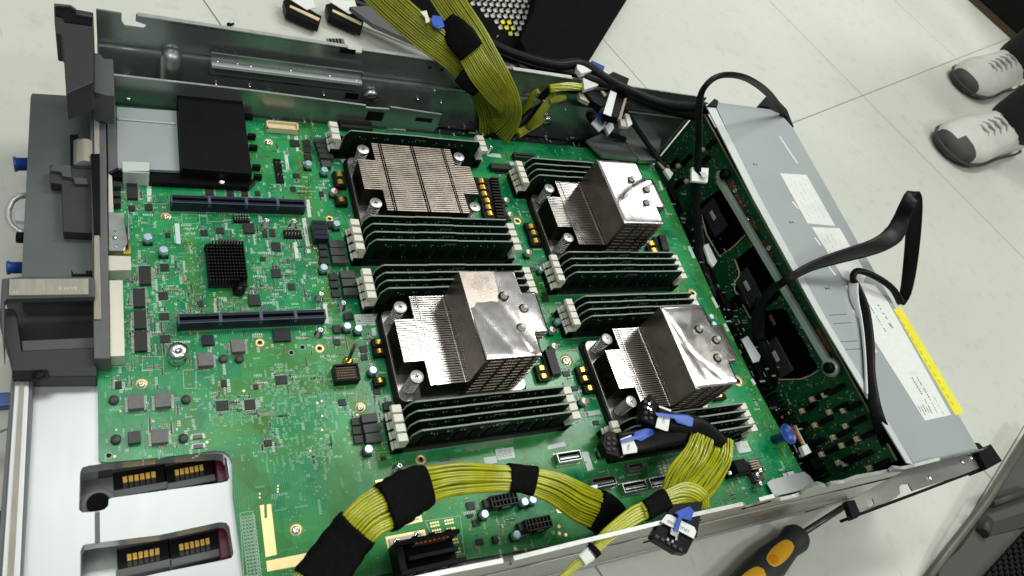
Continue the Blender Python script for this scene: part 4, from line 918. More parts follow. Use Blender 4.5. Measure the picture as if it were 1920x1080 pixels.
b.box(p0.x, p0.x+46, p0.y+2, p0.y+5, 1.6, 20); b.box(p0.x, p0.x+46, p0.y-17, p0.y-13.5, 1.6, 20); b.box(p0.x, p0.x+5, p0.y-13.5, p0.y+2, 1.6, 18); b.box(p0.x+5, p0.x+46, p0.y-13.5, p0.y+2, 1.6, 4)
for k in range(3): b.box(p0.x+12+k*12, p0.x+16+k*12, p0.y+5, p0.y+6, 6, 21); b.box(p0.x+10+k*12, p0.x+15+k*12, p0.y-18, p0.y-17, 6, 21)
b.box(p0.x+8, p0.x+44, p0.y-8, p0.y-5, 4, 15)
bc = b.build('edge_connector', M['black'], mb, bevel=0.4)
b = MB()
for k in range(8): b.box(p0.x+14+k*3.2, p0.x+16+k*3.2, p0.y+1.2, p0.y+2, 8, 17)
b.parts('copper_contact', M['copper'], bc)
b = MB()
for (x_, y_) in ((815,983),(842,978),(846,994),(819,997),(824,1021),(851,1015),(855,1033),(828,1037)):
    p = at(x_, y_, 0); OCC.append((p.x-5,p.x+5,p.y-3,p.y+3))
    for i in range(4):
        for j in range(2): b.cyl((p.x-2.7+i*1.8, p.y-1.1+j*2.2+0.0, 0.01), 0.8, 0.12, 8)
b.build('gold_test_pads', M['goldpad'], mb)
b = MB()
b.prism(P2([(487,948),(495,946),(496,972),(501,971),(500,946),(508,945),(519,1040),(498,1045)],0), 0.02, 0.2); b.prism(P2([(499,1052),(560,1040),(598,1032),(599,1040),(572,1045),(573,1050),(600,1046),(600,1054),(501,1072)],0), 0.02, 0.2)
b.parts('gold_strip', M['goldpad'], mb)
for (x_, y_, r_) in ((521,911,2),(521,917,2),(521,922,2),(487,926,2),(487,933,2),(226,771,2),(218,806,2),(287,790,2),(215,856,3),(388,829,3),(457,733,3),(1048,987,3),(1049,1000,3),(1061,1003,3),(966,1029,3),(595,756,2),(603,752,2),(604,806,2),(604,780,2),(582,845,2),(670,778,2)):
    p, w_, _ = size(x_, y_, r_, r_); b = MB(); b.cyl((p.x,p.y,0.01), w_, 0.14, 12); b.build('test_point', M['goldpad'], mb)
# via matrix near the lower edge
b = MB()
for i in range(22):
    for j in range(4):
        p = at(455+j*6.5+i*0.75, 972+i*6.6-j*1.2, 0); b.lathe((p.x,p.y,0.02), [(1.25,0),(1.25,0.07),(0.8,0.07)], 10, caps=False)
b.build('via_ring', M['silk'], mb)
# relay cluster near the lower right corner
block('relay', 1391, 873, 22, 24, 15, 'black_gloss', 0.8); p = at(1364,887,6); b = MB(); b.lathe((p.x,p.y,3.5), [(3.5,0),(3.5,14),(3,14.6)], 18, 0, (1,0,0)); b.box(p.x, p.x+34, p.y-4, p.y+4, 0, 6, 1); b.build('relay_can', [M['chrome'], M['black']], mb)
b = MB(); p = at(1415,885,6); b.box(p.x-4,p.x+9,p.y-8,p.y+10,0,6,1)
for dx, dy in ((0,-3),(6,0),(-1,-11)): b.lathe((p.x+dx,p.y+dy,5), [(3.2,0),(3.2,3),(2,4.2),(0.05,4.4)], 14)
for k in range(4): b.box(p.x-3.5, p.x+7, p.y+2+k*2.2, p.y+3.2+k*2.2, 6, 8.5, 2)
b.build('relay_terminals', [M['chrome'], M['choke'], M['tan']], mb)
# blue thumb knob
p = at(1470, 815, 14); b = MB(); tl = Vector((0.1,-0.06,1))
b.lathe((p.x,p.y,0), [(4.5,0),(4.5,10),(5.5,12),(9.6,17),(10.2,18),(9.3,18.2),(7.4,15.5),(3.4,14.5),(0.1,14.4)], 30, 0, tl); b.build('blue_knob', M['navyblue'], mb); OCC.append((p.x-9,p.x+9,p.y-9,p.y+9))
# rear ports
b = MB(); b.prism(P2([(205,525),(230,525),(234,667),(207,668)], 13), 0, 13); b.build('network_port_block', M['beige'], mb, bevel=0.3)
b = MB(); b.prism(P2([(203,479),(245,480),(246,506),(203,507)], 12), 0, 12); b.build('usb_port', M['beige'], mb, bevel=0.3)
b = MB(); b.prism(P2([(203,428),(241,436),(246,474),(203,475)], 8), 0, 7); b.build('gold_bracket', mat('yellow_chromate', (0.55,0.42,0.08), 0.4, 0.6, 0.1, 60), mb)
b = MB(); b.prism(P2([(203,398),(232,398),(240,455),(232,470),(204,470)], 12), 7.2, 12); b.box(at(238,400,16).x, at(238,400,16).x+1, at(238,455,16).y, at(238,400,16).y, 0, 20); sb = b.build('port_bracket', M['steel'], mb, bevel=0.4)
for q, r_ in (((216,446),5),((217,433),2.5),((217,464),2.5)):
    p, w_, _ = size(*q, r_, r_, 12); b = MB(); b.lathe((p.x,p.y,12), [(w_,0),(w_,0.7),(w_*0.6,1.2),(0.05,1.3)], 16); b.build('screw', M['chrome'], sb)
b = MB(); b.prism(P2([(203,325),(210,330),(213,398),(203,398)], 12), 0, 12); b.build('display_port', M['beige'], mb, bevel=0.3)
b = MB()
for y_ in (340,358,372): b.prism(P2([(212,y_),(226,y_),(227,y_+9),(213,y_+9)], 7), 0, 7)
b.parts('jack', M['chip'], mb, bevel=0.4)
b = MB(); b.prism(P2([(228,302),(280,304),(280,320),(229,320)], 16), 13, 16); b.box(at(230,320,16).x, at(280,320,16).x, at(250,321,16).y-1, at(250,321,16).y, 0.2, 15.8); b.build('clip_bracket', M['lid_light'], mb, bevel=0.5)
# processor-side pale lacquer patch and empty socket frames
for q0, q1 in (((636,222),(700,242)), ((962,285),(1005,297))):
    a_, c_ = at(*q0, 6), at(*q1, 6); b = MB(); b.box(a_.x, c_.x, c_.y, a_.y, 0, 6); b.box(a_.x+2, c_.x-2, (a_.y+c_.y)/2-0.8, (a_.y+c_.y)/2+0.8, 6, 7.5); b.build('edge_slot', M['chip'], mb, bevel=0.3)
block('edge_slot', 938, 311, 34, 10, 6, 'chip', 0.3)
# tiny parts
REG = [(385,390,600,470,4.6,'n'),(340,425,380,590,3.6,'n'),(470,440,600,600,2.8,'n'),(240,410,330,660,1.8,'n'),(380,560,470,600,5.5,'n'),(290,340,600,372,2.2,'n'),(480,210,640,370,2.0,'n'),
 (230,330,330,400,2.5,'n'),(200,680,350,860,1.2,'n'),(360,590,620,660,1.6,'n'),(350,660,470,700,1.6,'n'),(560,600,720,760,1.5,'n'),(640,440,690,500,6,'n'),(655,500,720,570,5,'n'),(700,770,745,850,7,'n'),(655,350,665,410,5,'n'),(645,360,665,410,8,'n'),
 (690,720,760,770,3,'n'),(740,840,900,880,1.4,'n'),(880,930,960,1040,1.8,'n'),(920,300,980,420,2.4,'n'),(975,380,1060,520,2.4,'n'),(1000,480,1100,760,3.2,'n'),(1060,690,1110,800,4,'n'),(1110,840,1280,900,2.2,'n'),
 (1290,880,1500,930,2.2,'n'),(1380,760,1500,900,2.0,'n'),(1240,350,1400,700,0.8,'n'),(1350,600,1420,760,2.0,'n'),(880,240,1100,300,1.4,'n'),(700,225,900,270,1.4,'n'),(1280,930,1400,960,3,'n'),(960,860,1110,930,1.0,'n')]
REG += [(x_-w_*1.1, y_-h_*1.3, x_+w_*1.1, y_+h_*1.3, 5.0, 'n') for x_, y_, w_, h_, z_, lg in CH_ if 9 < w_ < 30]
field('surface_part', REG, [M['pad'], M['tan'], M['smd_dk'], M['label_lt']], 3, (1,2,2,3))
PADR = [(490,700,620,870,5,'pad'),(395,735,500,790,6,'pad'),(500,675,610,720,5,'pad'),(560,840,620,900,1.2,'pad'),(480,890,620,960,0.9,'pad'),(600,850,700,900,1,'pad'),(330,440,385,600,4,'pad'),(475,470,560,560,3,'pad'),(400,570,470,600,7,'pad'),(1180,858,1290,900,2,'pad'),(760,830,950,850,2.4,'pad'),(1030,740,1130,800,3,'pad'),(1200,300,1260,420,1.2,'pad'),(700,850,760,900,1.6,'pad'),(1370,800,1480,870,2,'pad'),(640,430,690,430,1,'pad'),(700,235,900,262,2,'pad'),(200,350,330,420,2,'pad')]
M['padgreen'] = mat('lacquered_pad', (0.16, 0.40, 0.24), 0.4, 0, 0.3, 500)
field('solder_pad', PADR, [M['padgreen'], M['padgreen']], 4, (0,))
M['tin'] = mat('dull_tin', (0.45,0.42,0.30), 0.4, 0.5)
b = MB()                                                   # tin grid of exposed pads
for i in range(15):
    for j in range(6): p = at(1235+i*8+j*1.5, 868+j*6-i*2.3, 0); b.box(p.x-1.3, p.x+1.3, p.y-0.8, p.y+0.8, 0.01, 0.3)
b.build('tin_pad_grid', M['tin'], mb)
b = MB()
for i in range(22):
    for j in range(3): p = at(874+i*4.1, 839+j*3.4-i*0.75, 0); b.box(p.x-0.6, p.x+0.6, p.y-0.5, p.y+0.5, 0.01, 0.3)
b.build('tin_pad_grid', M['tin'], mb)
# small printed marks all over the board, beside the parts
SILK = [(190,345,620,600,2.6,'pad'),(190,600,620,860,1.2,'pad'),(480,205,640,345,2.6,'pad'),(600,300,740,860,1.6,'pad'),(940,300,1110,800,1.8,'pad'),(1080,560,1500,930,1.0,'pad'),(860,930,1040,1040,1.4,'pad'),(1230,320,1400,640,1.2,'pad'),(700,225,1200,300,1.2,'pad')]
field('silkscreen_mark', SILK, [M['silk'], M['silk']], 9, (0,))

# ------------------------------------------------------------------ memory sockets and modules
PITCH = 7.45
ROWS = [('A', 181.0, [449.0, 456.4, 463.8], 1), ('B', 181.0, [330.1, 338.1, 346.2, 354.4], 4), ('C', 181.8, [283.7, 290.8, 298.1, 305.3], 4), ('D', 181.6, [165.3, 172.6, 180.1, 187.3], 4),
        ('E', 362.5, [411.3, 418.6, 426.0, 433.2], 4), ('F', 362.5, [296.6, 304.1, 311.6, 319.1], 4), ('G', 361.5, [250.4, 257.3, 264.2, 271.0], 4), ('H', 362.0, [132.0, 139.2, 146.4, 153.5], 4)]
sock0 = None; mod0 = None
def make_socket(x, y):
    b = MB(); b.box(x-8, x+141, y-3.1, y-1.1, 0, 8.5); b.box(x-8, x+141, y+1.1, y+3.1, 0, 8.5); b.box(x-8, x+141, y-1.1, y+1.1, 0, 3); b.box(x-9.5, x-1.2, y-3.1, y+3.1, 0, 12); b.box(x+134.6, x+142.5, y-3.1, y+3.1, 0, 12)
    me = b.build('memory_socket', M['black'], mb, loc=(x, y, 0), bevel=0.2)
    for s_, x0 in ((-1, x-1.6), (1, x+135)):
        b = MB(); mz = Matrix(((1,0,0,0),(0,0,-1,y+2.9),(0,1,0,0),(0,0,0,1)))
        pf = [(0,9),(0,22),(-1.5,25),(-8.5,25.5),(-9.5,23),(-4.5,19.5),(-4.8,15),(-9.5,10),(-8,7),(-3,9)]
        pf = [(x0 + (u if s_ < 0 else -u), z) for u, z in pf]
        b.prism([pf], 0, 5.8, 0, mz); b.build('latch', M['latch'], me, bevel=0.35)
    b = MB()
    for i in range(70): xx = x+1+i*1.9; b.box(xx-0.28, xx+0.28, y-4.2, y-3.15, 0.02, 0.35)
    b.build('socket_pins', M['pad'], me)
    return me
def make_module(x, y):
    t = thing('memory_module', 'placeholder', 'memory module', (x, y, 3))
    z0, z1 = 3.2, 34.3
    b = MB(); mz = Matrix(((1,0,0,0),(0,0,-1,y+0.65),(0,1,0,0),(0,0,0,1)))
    pf = [(x,z0),(x+133.35,z0),(x+133.35,z1-8),(x+133.35,z1-4.0),(x+130.8,z1-0.4),(x+78,z1-0.6),(x+76,z1),(x+44,z1),(x+42,z1-0.5),(x+5,z1-0.3),(x+3.2,z1-1.8),(x,z1-7.5)]
    b.prism([pf], 0, 1.3, 0, mz); n_ = len(b.m)
    # rim faces carry the pale cut-edge material
    b.m = [1 if abs(sum((Vector(b.v[f[(i+1)%len(f)]])-Vector(b.v[f[0]])).cross(Vector(b.v[f[(i+2)%len(f)]])-Vector(b.v[f[0]])).normalized().y for i in (0,))) < 0.5 and len(f) == 4 else 0 for f in b.f]
    b.build('module_board', [M['dimm'], M['dimm_edge']], t)
    for k in range(9):
        xx = x+9+k*13.2 + (3 if k > 4 else 0); b = MB(); b.box(xx, xx+8.4, y-1.75, y-0.68, 11.5, 23); b.build('memory_chip', M['chip_dark'], t, bevel=0.2)
    b = MB(); rr = random.Random(3)
    for k in range(8): xx = x+14+k*13.2 + (8 if k > 4 else 0); b.box(xx-0.5, xx+0.5, y-1.0, y-0.68, 26.8, 28.4)
    for k in range(26): xx = x+rr.uniform(12,122); zz = rr.choice((25.2,26.0,9.8,10.2,27.5)); b.box(xx-0.35, xx+0.35, y-1.0, y-0.68, zz, zz+0.7)
    for k in range(7): b.box(x+66+k*1.6, x+66.8+k*1.6, y-1.0, y-0.68, 29+0.3*(k%2), 30)
    b.build('module_solder', M['pad'], t)
    b = MB()
    b.box(x+2, x+131, y-0.72, y-0.66, 3.2, 5.5); b.build('gold_fingers', M['gold'], t)
    return t
WH = {'A': ('alone behind the flat wide heatsink', ['']),
      'B': ('in the bank just below the flat wide heatsink', ['topmost', 'second', 'third', 'fourth']),
      'C': ('in the bank just above the left tall heatsink', ['topmost', 'second', 'third', 'fourth']),
      'D': ('in the bank below the left tall heatsink', ['topmost', 'second', 'third', 'nearest']),
      'E': ('in the bank above the upper right tall heatsink', ['topmost', 'second', 'third', 'nearest']),
      'F': ('in the bank directly below the upper right tall heatsink', ['topmost', 'second', 'third', 'nearest']),
      'G': ('in the bank directly above the lower right tall heatsink', ['topmost', 'second', 'third', 'nearest']),
      'H': ('in the bank below the lower right tall heatsink', ['topmost', 'second', 'third', 'nearest'])}
mods = []
for key, x, ys, nmod in ROWS:
    for i, y in enumerate(ys):
        if sock0 is None: sock0 = make_socket(x, y)
        else:
            c = copy_tree(sock0, mb); c.location = Vector((x, y, 0)) * S
            for g_ in c.children: pass
    for i, y in enumerate(ys[:nmod] if key == 'A' else ys):
        if mod0 is None: mod0 = make_module(x, y); t = mod0
        else: t = copy_tree(mod0); t.location = (x*S, y*S, (3+ZO)*S)
        desc, ords = WH[key]; o_ = ords[len(ys)-1-i] if key != 'A' else 'single'
        if key != 'A' and o_ == 'fourth': o_ = 'nearest'
        t['label'] = ('%s dark green memory module %s' % (o_, desc)); t['group'] = 'memory modules in the board sockets'; mods.append(t)

# ------------------------------------------------------------------ heatsinks
def spring_screw(parent, x, y, ztop, z0=4):
    b = MB(); b.lathe((x, y, z0), [(1.6,0),(1.6,ztop-z0-2.0),(5.4,ztop-z0-1.9),(5.4,ztop-z0-0.3),(5.0,ztop-z0),(0.05,ztop-z0+0.05)], 24)
    o = b.build('captive_screw', M['spring'], parent)
    b = MB(); n_ = 7 * 12; pts = [(x+4.5*math.cos(i*2*math.pi/12), y+4.5*math.sin(i*2*math.pi/12), z0+0.8+(ztop-z0-3)*i/n_) for i in range(n_+1)]
    b.tube(pts, 0.55, 6); b.build('spring', M['spring'], o)
    b = MB(); b.obox((x, y, ztop+0.12), (1.9,0.6,0), (-0.14,0.42,0), (0,0,0.05)); b.obox((x, y, ztop+0.13), (-0.6,1.9,0), (0.42,0.14,0), (0,0,0.06)); b.parts('cross_slot', M['smd_dk'], o)
def heatsink_base(t, x0, y0, w_=108, h_=78):
    b = MB(); b.prism([rrect(x0-1, x0+w_+1, y0-h_/2-1, y0+h_/2+1, 6)], 3, 7.5); b.build('base_plate', M['baseplate'], t, bevel=0.5)
    b = MB(); b.prism([rrect(x0-3.5, x0+w_+3.5, y0-h_/2-3, y0+h_/2+3, 7)], 0.2, 3); b.build('mounting_frame', M['black'], t, bevel=0.4)
    for sx_ in (7.5, w_-7.5):
        for sy_ in (-h_/2+9, h_/2-9): spring_screw(t, x0+sx_, y0+sy_, 29.5, 7.5)
def fins(t, segs, z0, z1, pitch, y0, m, name='fin_stack', fl=0.78):
    """thin upright fins with folded-over tops; segs = [(x0, x1, ymin, ymax)]"""
    b = MB(); n_ = int(78/pitch)
    for i in range(n_):
        y = y0-39+(i+0.5)*pitch
        for xa, xb, ya, yb in segs:
            if not (ya <= y-y0 <= yb): continue
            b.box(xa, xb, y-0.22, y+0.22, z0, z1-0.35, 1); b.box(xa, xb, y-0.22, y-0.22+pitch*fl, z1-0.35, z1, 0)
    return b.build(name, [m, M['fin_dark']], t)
x0 = 187.3; y0 = 402.0
t = thing('processor_heatsink', 'flat wide heatsink with striped fins and no tower, at the top left of the four', 'heatsink', (x0+54, y0, 0), 'processor heatsinks')
heatsink_base(t, x0, y0)
sg = []
cut = [22.6, 24.2, 53.2, 54.8, 84.0, 85.6]
def split(xa, xb, ya, yb, cuts):
    xs = [xa] + [c for c in cuts if xa < c < xb] + [xb]; out = []
    for k in range(0, len(xs)-1): out.append((x0+xs[k]+0.35, x0+xs[k+1]-0.35, ya, yb))
    return out
sg = split(0, 16, -17.5, 17.5, []) ; sg = []
sg += [(x0, x0+21.6, -17.5, 17.5), (x0+16, x0+21.6, -39, -17.5), (x0+16, x0+21.6, 17.5, 39)]
sg += [(x0+24.8, x0+52.2, -39, 39), (x0+55.6, x0+83.0, -39, 39), (x0+86, x0+108, -17.5, 17.5), (x0+86, x0+92.6, -39, -17.5), (x0+86, x0+92.6, 17.5, 39)]
sg += [(x0+22.9, x0+23.5, -39, 39), (x0+53.6, x0+54.2, -39, 39), (x0+84.2, x0+84.8, -39, 39)]
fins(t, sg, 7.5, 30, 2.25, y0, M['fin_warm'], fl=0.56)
def tower_sink(x0, y0, label, seed, tilt=0.0, wave=1.0, fold=1.0):
    t = thing('processor_heatsink', label, 'heatsink', (x0+54, y0, 0), 'processor heatsinks')
    heatsink_base(t, x0, y0)
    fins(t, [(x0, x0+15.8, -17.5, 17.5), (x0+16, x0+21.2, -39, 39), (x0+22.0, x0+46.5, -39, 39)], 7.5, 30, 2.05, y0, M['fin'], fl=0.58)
    b = MB(); b.box(x0+16.2, x0+17.0, y0-39, y0+39, 30, 30.5); b.box(x0+21.4, x0+22.0, y0-39, y0+39, 29, 30.6); b.box(x0+44.2, x0+45.2, y0-39, y0+39, 30, 30.8); b.build('fin_tie', M['fin'], t, bevel=0.15)
    # tower body: outline with the two notched far corners
    ol = [(x0+47, y0-39), (x0+94, y0-39), (x0+94, y0-18), (x0+107, y0-18), (x0+107, y0+18), (x0+94, y0+18), (x0+94, y0+39), (x0+47, y0+39)]
    b = MB()
    nz = 22
    for k in range(nz):
        z = 9 + (64.6-9)*k/nz; ins = 0.0 if k % 2 == 0 else 0.35
        b.prism([[(p[0] + (ins if p[0] < x0+60 else -ins), p[1] + (ins if p[1] < y0 else -ins)) for p in ol]], z, z+(64.6-9)/nz)
    b.build('tower_fins', M['tower'], t)
    b = MB()
    for xx in (64, 78, 88): b.box(x0+xx, x0+xx+0.8, y0-39.6, y0-38.9, 9, 65)
    b.box(x0+46.3, x0+47.0, y0-39.2, y0+39.2, 9, 65.2); b.box(x0+46.6, x0+51, y0-39.7, y0-39.1, 9, 65)
    b.build('tower_cover', M['tower'], t)
    # foil top
    rr = random.Random(seed); nx, ny = 44, 52; vs = []; idx = {}
    wv_ = [(rr.uniform(-1,1), rr.uniform(-1,1), rr.uniform(0.015,0.05), rr.uniform(0,6.28), rr.uniform(0.12,0.40)) for _ in range(6)]
    creases = [(rr.uniform(-0.8,0.8), rr.uniform(0,1), rr.uniform(-0.7,0.7)) for _ in range(2)]
    def hgt(u, v):
        h = wave*sum(a*math.sin((cx*u+cy*v)*f*2+ph) for cx, cy, f, ph, a in wv_)
        for tx, off, s_ in creases: d = abs((u-25) + tx*(v-39) + s_*30 - 0); h += -0.30*fold*math.exp(-(d/3.5)**2)
        if tilt: h += tilt * (v-39) * (1/(1+math.exp((u + (v-39)*0.25 - 34)/3.0)))
        e_ = min(u, 60-u, v, 78-v); h += -0.5*math.exp(-max(0, e_)/1.6)
        return h
    b = MB(); fs = []
    for i in range(nx+1):
        for j in range(ny+1):
            u = 60*i/nx; v = 78*j/ny; idx[i,j] = len(vs); vs.append((x0+46.5+u*61/60, y0-39.3+v*78.6/78, 65.6+hgt(u, v)*0.75))
    for i in range(nx):
        for j in range(ny):
            u = 61*(i+0.5)/nx; v = 78.6*(j+0.5)/ny-39.3
            if u > 48.2 and abs(v) > 18.5: continue
            fs.append((idx[i,j], idx[i+1,j], idx[i+1,j+1], idx[i,j+1]))
    b.add(vs, fs, 0, True); o = b.build('foil_top', M['foil'], t)
    sm_ = o.modifiers.new('Solidify', 'SOLIDIFY'); sm_.thickness = 0.0003
    for dx, dy in ((82, 15), (96, 3), (88, -14)):
        b = MB(); b.lathe((x0+dx-4, y0+dy, 65.2), [(3.4,0.0),(2.6,1.4),(2.3,1.5),(2.3,4.2),(1.7,5.0),(0.05,5.2)], 16); b.lathe((x0+dx-4, y0+dy, 65.2), [(4.2,0.2),(4.2,0.9),(3.0,1.3)], 16, 1, caps=False); b.build('heat_pipe_tip', [M['beige'], M['fin_dark']], t)
    return t
tower_sink(186.8, 239.0, 'tall silver tower heatsink at the lower left, beside the empty green board area', 3, -0.085)
tower_sink(369.5, 369.0, 'tall silver tower heatsink at the upper right, nearest the drive bay corner', 8, 0.0, 0.55, 0.15)
tower_sink(369.0, 199.5, 'tall silver tower heatsink at the lower right, beside the blue tabbed cable plug', 15, 0.0, 0.8, 0.4)

# ------------------------------------------------------------------ duct box (upper left of the board)
t = thing('card_cover', 'flat black cover box over a grey metal plate in the far left board corner', 'card cover', (50, 440, 0))
b = MB(); b.prism(P2([(332,178),(455,188),(473,326),(340,315)], 16), 3, 16); b.build('cover', M['black'], t, bevel=0.6)
b = MB(); b.prism(P2([(200,196),(217,198),(222,316),(340,320),(470,332),(482,335),(468,348),(285,338),(205,326)], 8), 0.5, 6); b.build('base', M['black_gloss'], t, bevel=0.4)
b = MB(); b.prism(P2([(219,200),(331,208),(337,320),(220,315)], 9), 6, 9); b.build('metal_plate', M['lid'], t, bevel=0.3)
b = MB(); b.prism(P2([(221,220),(330,229),(330,233),(221,224)], 10), 9, 10.4); b.build('plate_fold', M['steel_rim'], t, bevel=0.3)
b = MB(); b.prism(P2([(200,196),(217,198),(221,314),(203,322)], 10), 6, 10); b.build('side_strip', M['frame'], t, bevel=0.3)
b = MB()
for y_ in (215,252,273,310,328): b.prism(P2([(459+(y_-215)*0.15,y_-3),(474+(y_-215)*0.15,y_-2),(475+(y_-215)*0.15,y_+3),(460+(y_-215)*0.15,y_+2)], 6), 0.5, 6)
b.parts('side_clip', M['black'], t, bevel=0.2)
for q in ((416,338),(240,180)): p = at(*q, 8); b = MB(); b.lathe((p.x,p.y,5), [(3.2,0),(3.2,1.5),(2,2.6),(0.05,2.9)], 16); b.build('screw', M['chrome'], t)

# ------------------------------------------------------------------ cables
class Path:
    def __init__(s, pts):
        """pts: (px, py, height, full width in photo pixels)"""
        s.p = [at(a[0], a[1], a[2]) for a in pts]; s.w = []
        for q, a in zip(s.p, pts): dist = (q - Vector((0,0,CH))).dot(r2); s.w.append(a[3] * dist / FP / 2)
    def ev(s, t):
        k = len(s.p)-1; x = min(max(t, 0), 1)*k; i = min(int(x), k-1); f = x-i
        P_ = [s.p[max(i-1,0)], s.p[i], s.p[i+1], s.p[min(i+2,k)]]
        def cr_(a, b_, c, d, f): return 0.5*((2*b_)+(c-a)*f+(2*a-5*b_+4*c-d)*f*f+(3*b_-a-3*c+d)*f**3)
        pos = cr_(*P_, f); e_ = 0.01
        tan = (cr_(*P_, min(f+e_,1)) - cr_(*P_, max(f-e_,0))).normalized()
        wd = s.w[i]*(1-f)+s.w[i+1]*f
        v = (Vector((0,0,CH)) - pos).normalized(); side = tan.cross(v).normalized(); up = side.cross(tan).normalized()
        if up.dot(v) < 0: up = -up
        return pos, side, up, wd
def wires(parent, name, path, t0, t1, n, layers, r, m, seed=0, thick=1.0, jit=0.5, steps=40):
    rr = random.Random(seed); b = MB(); fr = [path.ev(t0+(t1-t0)*i/steps) for i in range(steps+1)]
    for L_ in range(layers):
        for k in range(n):
            u = -1+2*(k+0.5*(1+0.6*(L_ % 2)))/n; u = max(-1, min(1, u)); hh = (L_-(layers-1)/2)*r*1.8*thick*math.sqrt(max(0.1, 1-u*u*0.9)) + (1-u*u)*r*0.9
            ph = rr.uniform(0, 6.28); f1 = rr.uniform(0.6, 2.2); am = jit*r*rr.uniform(0.3, 1.2)
            pts = []
            for i, (pos, sd, up, wd) in enumerate(fr):
                q = i/steps; pts.append(pos + sd*(u*(wd-r) + am*math.sin(ph+f1*6.28*q)) + up*(hh + am*0.7*math.cos(ph*1.3+f1*5*q)))
            b.tube(pts, r, 7)
    return b.build(name, M[m], parent)
def sleeve(parent, name, path, t0, t1, thick, m, grow=1.05, n=18, steps=14, wob=0.0):
    b = MB(); fr = [path.ev(t0+(t1-t0)*i/steps) for i in range(steps+1)]
    b.tube([f[0] for f in fr], 1, n, 0, [f[1] for f in fr], [f[2] for f in fr], [f[3]*grow*(1+wob*math.sin(i*1.7)) for i, f in enumerate(fr)], [thick*(1+wob*math.cos(i*2.3)) for i in range(len(fr))])
    return b.build(name, M[m], parent)
# front bundle arching over the near wall
t = thing('wire_bundle', 'thick arched yellow wire bundle with wide black tape along the front of the board', 'cable', at(700,1000,0))
pa = Path([(560,1140,64,95),(600,1085,66,92),(650,1015,72,84),(690,970,80,84),(735,945,78,90),(775,920,74,84),(820,905,68,68),(870,897,64,62),(930,896,58,52),(980,898,56,48),(1040,914,52,60),(1090,943,44,70),(1130,962,34,72),(1150,985,14,70),(1160,1003,0,64)])
wires(t, 'wires', pa, 0.0, 0.99, 15, 3, 1.02, 'yellow', 1, 1.1, 1.0, 80)
sleeve(t, 'black_tape', pa, 0.057, 0.18, 5.6, 'tape', 1.07, wob=0.02); sleeve(t, 'black_tape', pa, 0.262, 0.395, 6.2, 'tape', 1.06, wob=0.03); sleeve(t, 'black_tape', pa, 0.605, 0.668, 5.0, 'tape', 1.08); sleeve(t, 'black_tape', pa, 0.83, 0.99, 6, 'tape', 1.08)
# two strands dropping from the black leads to a common tape
t = thing('wire_bundle', 'yellow twin wire strands joined by black tape with blue tabbed plugs near the front wall', 'cable', at(1240,930,0))
pb = Path([(1318,818,46,44),(1305,850,44,50),(1278,890,50,52),(1258,925,70,44),(1245,942,78,34)])
pc = Path([(1358,822,46,34),(1350,860,44,50),(1322,905,60,52),(1290,933,74,50),(1250,943,82,36)])
wires(t, 'wires', pb, 0, 1, 9, 2, 0.98, 'yellow', 5, 1.1, 0.9, 30); wires(t, 'wires', pc, 0, 1, 9, 2, 0.98, 'yellow', 6, 1.1, 0.9, 30)
pd = Path([(1318,960,78,16),(1312,935,84,40),(1285,925,86,44),(1250,935,85,36),(1215,955,84,34),(1190,966,83,38),(1140,1003,80,32),(1110,1035,78,24),(1085,1056,76,20),(1040,1095,72,18)])
wires(t, 'wires', pd, 0.02, 0.78, 6, 1, 1.15, 'yellow', 7, 1, 0.2, 40); wires(t, 'wires', pd, 0.10, 0.5, 7, 2, 1.15, 'yellow', 8, 1, 0.5, 20); wires(t, 'wires', pd, 0.84, 1.0, 5, 1, 1.15, 'yellow', 9, 1, 0.2, 10)
sleeve(t, 'black_tape', pd, 0.34, 0.47, 5, 'tape', 1.1); sleeve(t, 'black_tape', pd, 0.755, 0.80, 3.6, 'tape', 1.15); sleeve(t, 'white_sleeve', pd, 0.79, 0.875, 3.6, 'white', 1.15)
# plug hanging in front of the wall, with blue pull tab
def quad_plate(parent, name, pts, z, th, m, bev=0.3):
    """small flat body whose corners sit at their own heights"""
    ps = [at(x, y, z_) for x, y, z_ in pts]; nrm = (ps[1]-ps[0]).cross(ps[2]-ps[0]).normalized()
    if nrm.z < 0: nrm = -nrm
    n_ = len(ps); b = MB(); vs = ps + [p - nrm*th for p in ps]
    cw = (ps[1]-ps[0]).cross(ps[2]-ps[1]).z > 0
    top_ = tuple(range(n_)) if cw else tuple(reversed(range(n_))); bot = tuple(n_+i for i in (reversed(range(n_)) if cw else range(n_)))
    fs = [top_, bot]
    for i in range(n_):
        j = (i+1) % n_; f = (j, i, n_+i, n_+j); fs.append(f if cw else tuple(reversed(f)))
    b.add(vs, fs); return b.build(name, M[m], parent, bevel=bev, recalc=True)
H_ = 86
pl = quad_plate(t, 'plug_body', [(1238,978,H_),(1302,1010,H_),(1288,1038,H_),(1270,1035,H_),(1228,1010,H_),(1224,1003,H_)], H_, 7, 'black', 0.5)
quad_plate(t, 'plug_lead', [(1262,945,H_+1),(1318,940,H_+1),(1307,1008,H_+1),(1243,975,H_+1)], H_, 4, 'sleeve', 0.5)
tagl = quad_plate(t, 'white_tag', [(1239,978,H_+2),(1250,964,H_+2),(1258,965,H_+2),(1302,988,H_+2),(1306,997,H_+2),(1301,1010,H_+2)], H_, 0.6, 'white', 0.2)
quad_plate(t, 'blue_pull_tab', [(1264,994,H_+4),(1273,966,H_+5),(1266,960,H_+5),(1293,949,H_+6),(1302,958,H_+6),(1296,976,H_+5),(1283,972,H_+5),(1280,970,H_+5),(1272,997,H_+4)], H_, 1.6, 'blue', 0.3)
